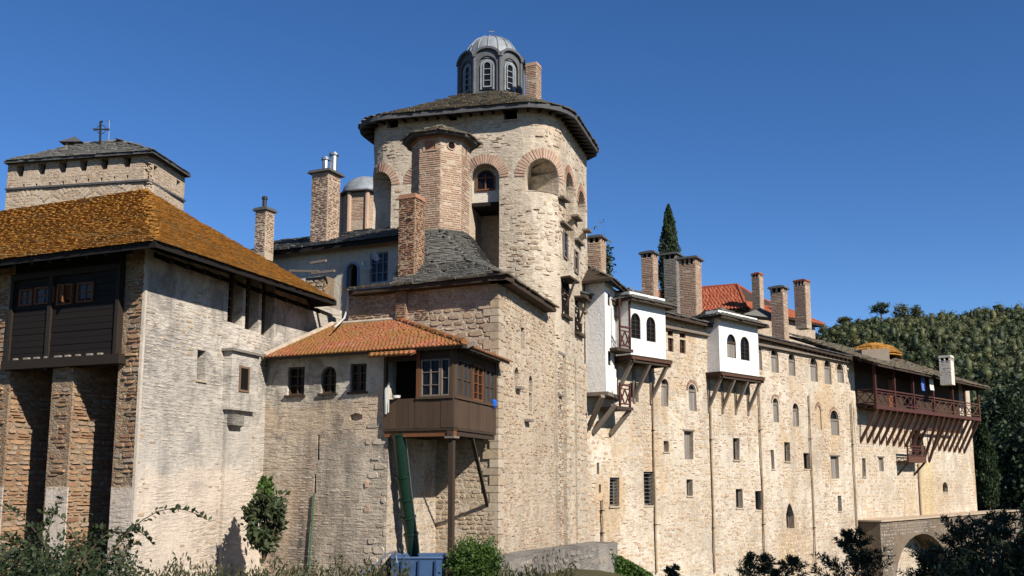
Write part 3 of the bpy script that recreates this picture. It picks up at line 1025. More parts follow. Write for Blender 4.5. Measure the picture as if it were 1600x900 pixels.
mat_piece('stone_plaster', [(0, (.56, .49, .40)), (.35, (.47, .41, .335)), (.6, (.60, .53, .44)), (.8, (.38, .34, .29)), (1, (.52, .45, .36))])
left_house()

def cross(p1, p2):
    a, b = p1.p[-2], p1.p[-1]; c, d = p2.p[0], p2.p[1]
    r_, s_ = b - a, d - c
    t = ((c - a).x * s_.y - (c - a).y * s_.x) / (r_.x * s_.y - r_.y * s_.x)
    return a + r_ * t
def v3(p, z):
    return Vector((p[0], p[1], z))

# ------------------------------------------------------------------ far fortified tower on the left
def keep():
    c = at(233, 280, 60)
    KF = line(-79, 233, 280, 60); KF = Path([KF.p[0] - (KF.p[1] - KF.p[0]), KF.p[0]])
    KS = line(8, 233, 280, 60)
    T = thing('fortified_tower', 'square fortified tower with notched top and slate hip roof behind the lichen roof', 'tower', (c.x, c.y, 0))
    uL = KF.hit(8, 320)[0]; uc = 0 + KF.L
    uR = KS.hit(287, 320)[0]
    path = Path([KF.P(uL, 0).xy, KF.p[-1], KS.P(uR, 0).xy])
    zt = KF.hit(200, 246)[1] + .1
    zb = 8.0
    holes = []
    for i, (zx, zy) in enumerate(((118, 370), (245, 358), (368, 348), (490, 338), (612, 328), (745, 315))):
        x, y = zx / 3.75, 170 + zy / 3.75
        u0, z0, u1, z1 = rect_uz(path, x - 6.5, y - 7, x + 6.5, y + 7)
        holes.append(([(u0 + .08, z0), (u1 - .08, z0), (u1, z1 + .15), (u0, z1 + .15)], .6))
    for x, y in ((243, 265), (279, 288)):
        u0, z0, u1, z1 = rect_uz(path, x - 3, y - 6, x + 3, y + 6)
        holes.append(([(u0, z0), (u1, z0), (u1, z1), (u0, z1)], .6))
    sl = []
    for zx, zy in ((138, 452), (212, 447), (290, 440), (368, 433), (445, 426), (518, 418), (594, 413), (670, 406), (746, 398)):
        x, y = zx / 3.75, 170 + zy / 3.75
        u0, z0, u1, z1 = rect_uz(path, x - 1.6, y - 2.6, x + 1.6, y + 2.6)
        holes.append(([(u0, z0), (u1, z0), (u1, z1), (u0, z1)], .35))
    outer = [(0, zb), (path.L, zb), (path.L, zt), (0, zt)]
    w = wall(path, outer, holes, 'wall', 'wall_far', T, step=.9, seed=4)
    for h in holes[:8]:
        m = MB(); m.prism(path, h[0], -.58, -.55); m.build('notch_opening', 'interior_dark', w)
    for i in (0, 1):
        a, b = path.s[i] + .02, path.s[i + 1] - .02
        masonry(w, path, [(a, zb + 4), (b, zb + 4), (b, zt - .2), (a, zt - .2)], [h[0] for h in holes], 'rubble', 'stone_warm', 51 + i, 40, .75, wseed=4, minpx=8)
    zs = path.hit(120, 289)[1]
    m = MB()
    for i in (0, 1):
        m.pbox(path, path.s[i] - (.0 if i == 0 else .0), path.s[i + 1] - .001, zs - .07, zs + .05, -.1, .14)
    m.build('string_course', 'slate_dark', T)
    for x in (50, 114, 180):
        u, z = path.hit(x, 312 - x * .1)
        uz = (u - 1.0, z - 2, u + 1.0, z + .1)
        arch_ring(w, path, uz, 'stone_pale', .5, 13, .04, 'stone', sep=True)
    # roof
    o = path.off(.4)
    zE = KF.off(.4).hit(234, 240)[1] + .2
    A, B, C = v3(o.p[0], zE), v3(o.p[1], zE), v3(o.p[2], zE)
    D = A + (C - B)
    ctr = (A + B + C + D) / 4
    h = at(160, 222, math.hypot(ctr.x, ctr.y)).z
    e = (B - A).normalized()
    hw = (at(190, 220, 64) - at(125, 228, 64)).length / 2
    R0, R1 = Vector((ctr.x, ctr.y, h)) - e * hw, Vector((ctr.x, ctr.y, h)) + e * hw
    m = MB()
    for f in ([A, B, R1, R0], [B, C, R1], [C, D, R0, R1], [D, A, R0]):
        slab(m, f, .16)
    roof = m.build('roof', 'slate_dark', T)
    slates(roof, [A, B, R1, R0], 'slate_grey', 61, (.3, .6), .26, .04, 150, minpx=8)
    slates(roof, [B, C, R1], 'slate_grey', 62, (.3, .6), .26, .04, 30, minpx=8)
    # lantern dormer
    p = at(116, 233, 65.5)
    m = MB(); m.hexa([(p.x + a * .45, p.y + b * .45, p.z - .8) for a, b in ((-1, -1), (1, -1), (1, 1), (-1, 1))] + [(p.x + a * .4, p.y + b * .4, p.z + .35) for a, b in ((-1, -1), (1, -1), (1, 1), (-1, 1))])
    dm = m.build('dormer', 'wood_grey', roof)
    m = MB(); m.add([(p.x - .75, p.y - .6, p.z + .3), (p.x + .75, p.y - .6, p.z + .3), (p.x + .75, p.y + .6, p.z + .3), (p.x - .75, p.y + .6, p.z + .3), (p.x, p.y, p.z + .85)], [(0, 1, 4), (1, 2, 4), (2, 3, 4), (3, 0, 4), (3, 2, 1, 0)])
    m.build('dormer_roof', 'slate_dark', roof)
    m = MB(); m.hexa([(p.x + a, p.y - .47, p.z + b) for a, b in ((-.18, -.1), (.18, -.1), (.18, .25), (-.18, .25))] + [(p.x + a, p.y - .40, p.z + b) for a, b in ((-.18, -.1), (.18, -.1), (.18, .25), (-.18, .25))]); m.build('dormer_opening', 'interior_dark', roof)
    # cross on the ridge
    b0, t0 = at(157, 222, 63.5), at(157, 190, 63.5)
    m = MB(); m.beam(b0 - Vector((0, 0, .5)), t0, .09, .09)
    zc = t0.z - .5
    m.beam((b0.x - .42, b0.y, zc), (b0.x + .42, b0.y, zc), .08, .08)
    for s in (-1, 1):
        m.lathe((b0.x + s * .42, b0.y), [(.02, zc - .09), (.09, zc - .04), (.09, zc + .04), (.02, zc + .09)], 8)
    m.lathe((b0.x, b0.y), [(.02, t0.z - .05), (.09, t0.z), (.02, t0.z + .1)], 8)
    m.tube([(b0.x + .28 * math.cos(a), b0.y, zc + .28 * math.sin(a)) for a in [i * math.pi / 8 for i in range(17)]], .025, 6)
    tag(m.build('cross', 'iron', None), 'black iron cross standing on the ridge of the far left tower roof', 'cross')
    b0, t0 = at(170, 222, 63.8), at(171, 188, 63.8)
    m = MB(); m.tube([b0 - Vector((0, 0, .5)), t0], .018, 6); m.tube([t0 - Vector((.2, 0, .04)), t0 + Vector((.2, 0, -.04))], .015, 6)
    tag(m.build('antenna', 'steel', None), 'thin aerial mast beside the iron cross on the left tower roof', 'antenna')
keep()

# ------------------------------------------------------------------ annex with tiled roof and wooden kiosk
def annex():
    T = thing('annex_house', 'low wing with clay tile roof and brown wooden kiosk on a post', 'house', (kio.x, kio.y, ZB))
    def q(x, y):
        return A2.hit(x, y)
    uL, uR = q(411, 640)[0], q(607, 640)[0]
    zt = A2.off(.45).hit(560, 548)[1] + .12
    holes = [window(T, A2, (449, 573, 475, 617), 'glass', 0, .12, 'wood_kiosk', 'glass', 2, 3, .05, sill='wood_dark'),
             window(T, A2, (501, 572, 525, 614), 'glass', 1, .14, 'wood_kiosk', 'glass', 2, 3, .05, sill='wood_dark'),
             window(T, A2, (547, 568, 573, 612), 'glass', 0, .12, 'wood_kiosk', 'glass', 2, 3, .05, sill='wood_dark')]
    def poly(pts):
        return [q(*p) for p in pts]
    slot = poly([(495, 719), (499, 719), (499, 679), (496, 679)])
    slot2 = poly([(490, 771), (494, 771), (494, 741), (491, 741)])
    pit = poly([(546, 656), (556, 658), (566, 655), (567, 648), (556, 645), (547, 649)])
    holes += [(slot, .3), (slot2, .3), (pit, .14)]
    w = wall(A2, [(uL, ZB), (uR, ZB), (uR, zt), (uL, zt)], holes, 'front_wall', 'wall_annex', T, seed=5, rough=.05)
    for h in (slot, slot2):
        m = MB(); m.prism(A2, h, -.29, -.27); m.build('slot_opening', 'interior_dark', w)
    hp = [h[0] for h in holes]
    zw = q(510, 622)[1]
    masonry(w, A2, [(uL + .05, ZB + .5), (uR - .05, ZB + .5), (uR - .05, zw), (uL + .05, zw)], hp, 'flush', 'stone_annex', 71, 200, .4, .05, 5)
    masonry(w, A2, [(uR - .75, ZB + .5), (uR - .01, ZB + .5), (uR - .01, zw - .6), (uR - .75, zw - .6)], hp, 'ashlar', 'stone_annex', 72, 80, .5, .05, 5)
    # return of the wing, back to the stone block
    cn = A2.P(uR, 0)
    dS = (S.p[1] - S.p[0]).normalized()
    RT = Path([cn.xy, cn.xy + dS * 8])
    ul = RT.hit(664, 760)[0]
    ul = (cross(RT, F) - cn.xy).length
    w2 = wall(RT, [(0, ZB), (ul + .05, ZB), (ul + .05, zt), (0, zt)], [], 'side_wall', 'wall_annex', T, seed=6)
    masonry(w2, RT, [(.02, ZB + .5), (ul, ZB + .5), (ul, 1.6), (.02, 1.6)], [], 'rubble', 'stone_pale', 73, 40, .5, wseed=6)
    # tiled roof
    eo = A2.off(.42)
    zE = eo.hit(600, 546)[1]
    so = S.off(.42)
    EC = v3(cross(eo, so), zE)
    EL = eo.P(eo.hit(414, 556)[0], zE)
    ut, zt2 = F.hit(622, 501)
    HT = F.P(ut, zt2, .02)
    TL = F.P(F.hit(521, 499)[0], zt2, .02)
    ER = v3(cross(F, so), zE) ; ER = ER + Vector((*F.pn(0)[1], 0)) * .04
    m = MB(); slab(m, [EL, EC, HT, TL], .10); slab(m, [EC, ER, HT], .10)
    roof = m.build('roof', 'wood_dark', T)
    slates(roof, [EL, EC, HT, TL], 'tile_clay', 81, (.125, .135), .125, .018, 300, 'tile', jit=.35, curved=True, minpx=6)
    slates(roof, [EC, ER, HT], 'tile_clay', 82, (.125, .135), .125, .018, 40, 'tile', jit=.35, curved=True, minpx=6)
    m = MB(); n = 9
    for i in range(n):                                # hip tiles
        a, b = EC.lerp(HT, i / n), EC.lerp(HT, (i + 1.15) / n)
        m.tube([a + Vector((0, 0, .05)), b + Vector((0, 0, .03))], [.10, .08], 8, random.random())
    m.build('hip_tiles', 'tile_clay', roof)
    m = MB()                                          # mortar fillet along the wall
    m.tube([TL + Vector((0, 0, .03)), HT + Vector((0, 0, .03))], .09, 6)
    m.tube([EL + Vector((-.05, .1, .04)), TL + Vector((0, 0, .05))], .10, 6)
    m.build('mortar_fillet', 'mortar', roof)
    for i in range(12):
        u = A2.hit(425, 560)[0] + i * .62
        m = MB(); m.beam(A2.P(u, zE + .10, -.1), A2.P(u, zE - .06, .38), .08, .1, random.random()); m.build('rafter', 'wood_grey', roof)
    for i in range(6):
        p = on(S, 712, 610)
        u = S.hit(712, 610)[0] + .3 + i * .5
        m = MB(); m.beam(S.P(u, zE + .02, -.1), S.P(u, zE - .09, .38), .08, .1, random.random()); m.build('rafter', 'wood_grey', roof)
    # wooden kiosk in the corner between wing and block
    KF = A2.off(.12)
    kc = cross(KF, S)
    kp = Path([KF.P(KF.hit(599, 640)[0], 0).xy, kc, on(S, 775, 620).xy])
    z0, z1 = kp.hit(660, 666)[1], zE - .05
    ub = kp.s[1]
    zsill = kp.hit(660, 622)[1]; zlin = kp.hit(680, 561)[1]
    m = MB()
    # floor slab and beams
    fl = [v3(p, z0) for p in (kp.p[0], kp.p[1], kp.p[2])] + [v3(F.P(F.hit(640, 640)[0], 0).xy, z0)]
    slab(m, fl, .12)
    K = m.build('wooden_kiosk', 'wood_dark', T)
    n = 11
    for i in range(n):
        a, b = ub * i / n, ub * (i + 1) / n
        m = MB(); m.pbox(kp, a + .004, b - .004, z0 - .05, zsill, -.05, .0 + .012 * random.random(), random.random()); m.build('plank', 'wood_kiosk', K)
    n = 12
    zs2 = kp.hit(745, 634)[1]
    zs2 = zsill
    for i in range(n):
        a, b = ub + (kp.L - ub) * i / n, ub + (kp.L - ub) * (i + 1) / n
        m = MB(); m.pbox(kp, a + .004, b - .004, z0 - .05, zs2, -.05, .0 + .012 * random.random(), random.random()); m.build('plank', 'wood_kiosk', K)
    def member(a, b, za, zb, o0, o1, nm, mt='wood_kiosk'):
        m = MB(); m.pbox(kp, a, b, za, zb, o0, o1, random.random()); m.build(nm, mt, K)
    uo = kp.hit(652, 600)[0]
    member(0, .08, zsill, z1, -.1, .02, 'post'); member(uo - .02, uo + .1, zsill, z1, -.1, .03, 'post', 'wood_orange')
    member(ub - .12, ub - .002, zsill, z1, -.1, .03, 'post'); member(ub + .002, ub + .12, zsill, z1, -.1, .03, 'post'); member(kp.L - .1, kp.L, zsill, z1, -.1, .03, 'post')
    member(0, ub - .003, zlin, z1, -.1, .0, 'lintel', 'wood_dark'); member(ub + .003, kp.L, zlin - .0, z1, -.1, .0, 'lintel', 'wood_dark')
    member(uo - .02, ub, zsill - .03, zsill + .04, -.1, .05, 'sill'); member(ub + .003, kp.L, zs2 - .03, zs2 + .03, -.1, .05, 'sill')
    def kw(a, b, cols, rows, fr='wood_kiosk', pn='glass', o=0.0):
        m = MB(); P_ = arch_poly(a, zsill + .04, b, zlin); m.ring(kp, P_, arch_poly(a, zsill + .04, b, zlin, inset=.045), -.06 + o, .02 + o)
        for i in range(1, cols):
            u = a + (b - a) * i / cols; m.pbox(kp, u - .02, u + .02, zsill + .05, zlin - .02, -.04 + o, .012 + o)
        for j in range(1, rows):
            z = zsill + (zlin - zsill) * j / rows; m.pbox(kp, a + .03, b - .03, z - .011, z + .011, -.035 + o, .004 + o)
        w_ = m.build('window', fr, K)
        m = MB(); m.pbox(kp, a + .02, b - .02, zsill + .05, zlin - .02, -.035 + o, -.028 + o); m.build('pane', pn, K)
    uw = kp.hit(688, 600)[0]
    kw(uo + .12, uw, 2, 3, 'wood_grey'); kw(uw + .02, ub - .13, 1, 2, 'wood_grey')
    ln = kp.L - ub
    for i, (a, b) in enumerate(((.05, .16), (.18, .38), (.42, .66), (.70, .95))):
        kw(ub + ln * a, ub + ln * b, 1 if i == 0 else 2, 2 if i != 2 else 4, 'wood_kiosk' if i != 2 else 'wood_orange', 'glass_pale' if i != 2 else 'glass')
    # near-black sheet behind the open hatch, standing in for the unlit inside
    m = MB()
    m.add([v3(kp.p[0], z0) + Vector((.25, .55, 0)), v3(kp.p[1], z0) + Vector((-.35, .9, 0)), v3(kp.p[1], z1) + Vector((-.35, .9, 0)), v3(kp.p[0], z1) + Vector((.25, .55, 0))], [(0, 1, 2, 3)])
    m.build('dark_inside_sheet', 'interior_dark', K)
    # awning of tiles over the hatch
    aw = kp.off(.0)
    a0, a1 = kp.hit(591, 552)[0], kp.hit(656, 552)[0]
    za = kp.hit(620, 549)[1]
    AW = [kp.P(a0, za - .16, .5), kp.P(a1, za - .16, .5), kp.P(a1 + .1, za + .02, .05), kp.P(a0, za + .02, .05)]
    m = MB(); slab(m, AW, .05); awn = m.build('awning', 'wood_orange', K)
    slates(awn, AW, 'tile_clay', 83, (.155, .165), .17, .02, 0, 'tile', jit=.3, curved=True)
    # supports
    pc = kp.P(ub - .12, 0, -.12)
    m = MB(); m.beam((pc.x, pc.y, ZB), (pc.x, pc.y, z0 - .3), .14, .14); m.build('support_post', 'wood_dark', K)
    m = MB(); m.beam((pc.x, pc.y, z0 - .34), (pc.x, pc.y, z0 - .28), .3, .3); m.build('post_head', 'wood_grey', K)
    m = MB(); m.pbox(kp, .02, ub - .02, z0 - .28, z0 - .13, -.2, -.04); m.build('beam', 'wood_orange', K)
    m = MB(); m.pbox(kp, ub + .02, kp.L, z0 - .26, z0 - .13, -.2, -.04); m.build('beam', 'wood_dark', K)
    for i in range(6):
        a = kp.P(ub * (.1 + .16 * i), z0 - .2, -.1)
        m = MB(); m.beam(a, a + v3(dS, 0) * 2.9, .09, .12); m.build('joist', 'wood_dark', K)
    p = kp.P(*(kp.hit(742, 680)[0], z0 - .2), -.1)
    f = F.P(*F.hit(762, 790), .02)
    m = MB(); m.beam(p, f, .09, .09); m.build('brace', 'wood_dark', K)
    # things on the sill
    p = kp.P(kp.hit(619, 615)[0], zsill, .0)
    m = MB(); m.lathe((p.x, p.y), [(.05, zsill + .002), (.11, zsill + .03), (.13, zsill + .10), (.12, zsill + .10), (.10, zsill + .035)], 14)
    tag(m.build('basin', 'paint_white', None), 'white basin on the sill of the open kiosk hatch', 'basin')
    m = MB(); rnd = random.Random(4)
    for i in range(5):
        u = kp.hit(603, 610)[0] + .03 * i
        m.beam(kp.P(u, zsill + .28 + .05 * i, .04 + .01 * (i % 2)), kp.P(u + .015, zsill - .42 + .06 * rnd.random(), .05 + .02 * (i % 3)), .035, .012, rnd.random())
    tag(m.build('rag', 'cloth_white', None), 'pale striped rag hanging from the left end of the kiosk hatch', 'cloth')
    p = kp.P(kp.hit(770, 630)[0], kp.hit(770, 630)[1], .04)
    m = MB(); m.lathe((p.x, p.y), [(.01, p.z - .17), (.08, p.z - .08), (.10, p.z + .05), (.03, p.z + .12)], 10)
    tag(m.build('blue_bag', 'plastic_blue', None), 'small bright blue bag hanging at the rear of the kiosk windows', 'bag')
mat_piece('stone_annex', [(0, (.54, .46, .365)), (.3, (.46, .385, .30)), (.55, (.56, .49, .40)), (.8, (.50, .345, .235)), (1, (.40, .34, .28))])
annex()

# ------------------------------------------------------------------ stone block below the tower, with octagonal turret
TUR = at(688, 300, 33.6)
def block():
    T = thing('stone_block', 'square stone block with heavy brown eave carrying the octagonal brick turret', 'building', (blk.x, blk.y, ZB))
    eF, eS = F.off(.42), S.off(.42)
    C = cross(eF, eS)
    zE = eF.hit(700, 438)[1]
    zt = zE + .05
    uL = F.hit(545, 480)[0]
    uc = F.L
    w = wall(F, [(uL, ZB), (uc, ZB), (uc, zt), (uL, zt)], [], 'front_wall', 'wall_block', T, seed=7, rough=.05)
    a, b = F.hit(672, 500)[0], uc - .02
    masonry(w, F, [(a, F.hit(700, 560)[1]), (b, F.hit(700, 560)[1]), (b, zt - .1), (a, zt - .1)], [], 'ashlar', 'stone_pale', 91, 150, .97, .05, 7)
    masonry(w, F, [(uL + .02, F.hit(600, 505)[1]), (a - .03, F.hit(600, 505)[1]), (a - .03, zt - .1), (uL + .02, zt - .1)], [], 'thin', 'stone_rust', 92, 120, .9, .05, 7)
    masonry(w, F, [(F.hit(640, 800)[0], ZB + .5), (b, ZB + .5), (b, F.hit(700, 600)[1]), (F.hit(640, 800)[0], F.hit(700, 600)[1])], [], 'rubble', 'stone_warm', 93, 200, .7, .05, 7)
    # flank
    holes = []
    def sl(x0, y0, x1, y1, arch=0, d=.4):
        uz = rect_uz(S, x0, y0, x1, y1)
        p = arch_poly(*uz, arch); holes.append((p, d)); return p
    ps = [sl(814, 512, 820, 545), sl(803, 574, 810, 604, 1), sl(826, 587, 832, 612, 1), sl(826.5, 614, 831, 644)]
    uE = S.hit(867, 620)[0]
    w2 = wall(S, [(0, ZB), (uE, ZB), (uE, zt), (0, zt)], holes, 'side_wall', 'wall_block', T, seed=8, rough=.05)
    for p in ps:
        m = MB(); m.prism(S, p, -.39, -.3); m.build('slit_opening', 'interior_dark', w2)
    masonry(w2, S, [(.3, ZB + .5), (uE - .05, ZB + .5), (uE - .05, zt - .05), (.3, zt - .05)], ps, 'rubble', 'stone_warm', 94, 200, .34, .05, 8)
    masonry(w2, S, [(.3, ZB + .5), (uE - .05, ZB + .5), (uE - .05, zt - .05), (.3, zt - .05)], ps, 'thin', 'brick_pale', 95, 80, .12, .05, 8)
    # quoins up the corner, alternating on both faces
    z = ZB + .4; i = 0
    rnd = random.Random(8)
    while z < zt - .3:
        h = rnd.uniform(.2, .32); l1, l2 = (.5, .26) if i % 2 else (.26, .5)
        cz = [v3(F.p[-1] + F.pn(0)[1] * .035 + S.pn(0)[1] * .035, z)]
        f1 = F.P(F.L - l1, z, .035); f2 = S.P(l2, z, .035); inn = F.P(F.L - .1, z, -.15)
        m = MB(); lo = [f1, cz[0], f2, v3(inn.xy, z)]
        m.hexa(lo + [p + Vector((0, 0, h - .02)) for p in lo], rnd.random()); m.build('quoin', 'stone_quoin', w2)
        z += h; i += 1
    for x, y, wd in ((806, 606, .3), (821, 657, .34), (870, 618, .3)):
        u, z = S.hit(x, y); m = MB(); m.pbox(S, u - .15, u + wd, z - .04, z + .04, -.05, .22); m.build('ledge', 'stone_grey', w2)
    # eave and slate skirt up to the turret
    Lc = eF.P(eF.hit(545, 452)[0], zE)
    Rc = eS.P(eS.hit(869, 489)[0], zE)
    C3 = v3(C, zE)
    tc = Vector((TUR.x, TUR.y))
    dcam = (-tc).normalized(); a0 = math.atan2(dcam.y, dcam.x)
    zb = at(700, 366, 33).z
    ro = 1.18
    O = [Vector((tc.x + ro * math.cos(a0 + k * math.pi / 4), tc.y + ro * math.sin(a0 + k * math.pi / 4), zb)) for k in range(-4, 5)]   # k from the left-rear round the front to the right-rear
    # O[4] faces the camera; O[2] is left, O[6] right
    mid = [C3.lerp(Lc, .5)]
    Ls = eF.P(eF.hit(612, 445)[0], zE)
    Rs = C3.lerp(Rc, .3)
    faces = [[Ls, C3.lerp(Ls, .45), O[3], O[2]], [C3.lerp(Ls, .45), C3, O[4], O[3]], [C3, O[5], O[4]], [C3, Rs, O[6], O[5]]]
    bk = Ls + v3((S.p[1] - S.p[0]).normalized() * 6, 0)
    faces.append([bk, Ls, O[2], O[1]])
    m = MB()
    for f in faces:
        q4 = f if len(f) == 4 else [f[0], f[0], f[1], f[2]]
        ml, mr = [lo.lerp(hi, .55) - Vector((0, 0, (zb - zE) * .17)) for lo, hi in ((q4[0], q4[3]), (q4[1], q4[2]))]
        dn = Vector((0, 0, .03))
        m.add([p - dn for p in (q4[0], q4[1], mr, ml, q4[2], q4[3])], [(0, 1, 2, 3), (3, 2, 4, 5)] if len(f) == 4 else [(0, 2, 3), (3, 2, 4, 5)])
    for a_, b_ in ((Lc, C3), (C3, Rc)):
        i_ = Vector((*((F if a_ is Lc else S).pn(1)[1]), 0)) * -.6
        m.hexa([a_ - Vector((0, 0, .16)), b_ - Vector((0, 0, .16)), b_ + i_ - Vector((0, 0, .16)), a_ + i_ - Vector((0, 0, .16)), a_ - Vector((0, 0, .02)), b_ - Vector((0, 0, .02)), b_ + i_ - Vector((0, 0, .02)), a_ + i_ - Vector((0, 0, .02))])
    roof = m.build('roof', 'wood_dark', T)
    for i, f in enumerate(faces):
        q4 = f if len(f) == 4 else [C3 + (O[4] - O[5]).normalized() * .01, C3 + (O[5] - O[4]).normalized() * .01, O[5], O[4]]
        ml, mr = [lo.lerp(hi, .55) - Vector((0, 0, (zb - zE) * .17)) for lo, hi in ((q4[0], q4[3]), (q4[1], q4[2]))]     # bell-cast foot
        slates(roof, [q4[0], q4[1], mr, ml], 'slate_grey', 101 + i, (.12, .3), .075, .016, 30, jit=.45)
        slates(roof, [ml, mr, q4[2], q4[3]], 'slate_grey', 141 + i, (.12, .3), .075, .016, 20, jit=.45)
    slates(roof, [Lc, C3, C3 - (eF.pn(1)[1].to_3d()) * .3 + Vector((0, 0, .1)), Lc - (eF.pn(1)[1].to_3d()) * .3 + Vector((0, 0, .1))], 'slate_brown', 110, (.3, .6), .2, .05, 40)
    slates(roof, [C3, Rc, Rc - (eS.pn(1)[1].to_3d()) * .3 + Vector((0, 0, .1)), C3 - (eS.pn(1)[1].to_3d()) * .3 + Vector((0, 0, .1))], 'slate_brown', 111, (.3, .6), .2, .05, 40)
    # red brick chimney on the front wall
    chimney(T, 624, 664, 307, 437, 31.6, 25, 'wall_dark_mortar', 'brick_red', 'brick', 160, 'thin', 3, holes=False, label='broken-topped red brick chimney')
    m = MB(); u0, u1 = F.hit(622, 470)[0], F.hit(638, 470)[0]
    m.pbox(F, u0, u1, F.hit(630, 503)[1], zE - .15, -.05, .16); st = m.build('brick_pier', 'wall_dark_mortar', T)
    masonry(st, F.off(.16), [(u0, F.hit(630, 503)[1]), (u1, F.hit(630, 503)[1]), (u1, zE - .15), (u0, zE - .15)], [], 'thin', 'brick_red', 112, 20, rough=0)
    # turret
    U = thing('octagonal_turret', 'octagonal brick turret with small slate cap in front of the round tower', 'turret', (tc.x, tc.y, zb))
    z1 = at(688, 224, 33.4).z
    r = 1.04
    V = [Vector((tc.x + r * math.cos(a0 + k * math.pi / 4), tc.y + r * math.sin(a0 + k * math.pi / 4))) for k in range(8)]
    # walk left to right across the viewer's side, then close round the back
    order = [V[(6 + k) % 8] for k in range(5)]
    path = Path([V[6], V[7], V[0], V[1], V[2], V[3], V[4], V[5], V[6]])
    m = MB(); m.lathe((tc.x, tc.y), [(r, zb - .3), (r, z1)], 8, a0=a0)
    body = m.build('wall', 'mortar_piece', U)
    vents = []
    for seg, kind in ((1, 'square'), (2, 'round'), (3, 'slot')):
        c = (path.s[seg] + path.s[seg + 1]) / 2
        zc = z1 - .32
        if kind == 'round':
            P_ = [(c + .13 * math.cos(t), zc + .13 * math.sin(t)) for t in [i * math.pi / 6 for i in range(12)]]
        else:
            P_ = arch_poly(c - (.2 if kind == 'square' else .06), zc - .17, c + (.2 if kind == 'square' else .06), zc + .17, 1 if kind != 'square' else 0)
        vents.append(P_)
        m = MB(); m.prism(path, P_, -.02, .008); m.build('vent_opening', 'interior_dark' if kind != 'square' else 'brick_red', body)
        A = [(c + (x - c) * 1.35, zc + (y - zc) * 1.3) for x, y in P_]
        m = MB(); m.ring(path, A, P_, -.02, .035, .9); m.build('vent_ring', 'brick_pale', body)
    for i in range(4):
        masonry(body, path, [(path.s[i] + .006, zb - .1), (path.s[i + 1] - .006, zb - .1), (path.s[i + 1] - .006, z1 - .02), (path.s[i] + .006, z1 - .02)], vents, 'brick', 'brick_pale', 121 + i, 75, rough=0, minpx=8)
    m = MB(); m.lathe((tc.x, tc.y), [(r, z1 - .08), (r + .07, z1 - .06), (r + .07, z1)], 8, a0=a0); m.build('cornice', 'brick_red', U)
    m = MB(); m.lathe((tc.x, tc.y), [(r - .05, zb - .05), (r + .13, zb - .04), (r + .15, zb + .03), (r - .02, zb + .12)], 8, a0=a0); m.build('base_moulding', 'slate_brown', U)
    ap = at(688, 197, 33.6).z
    m = MB(); m.lathe((tc.x, tc.y), [(r - .1, z1 - .01), (r + .34, z1 - .01), (r + .36, z1 + .06), (.03, ap)], 8, a0=a0)
    cap = m.build('roof', 'slate_dark', U)
    E = [Vector((tc.x + (r + .36) * math.cos(a0 + k * math.pi / 4), tc.y + (r + .36) * math.sin(a0 + k * math.pi / 4), z1 + .06)) for k in range(8)]
    for k in range(8):
        slates(cap, [E[k], E[(k + 1) % 8], Vector((tc.x, tc.y, ap))], 'slate_brown', 130 + k, (.22, .4), .16, .03, 12)
block()

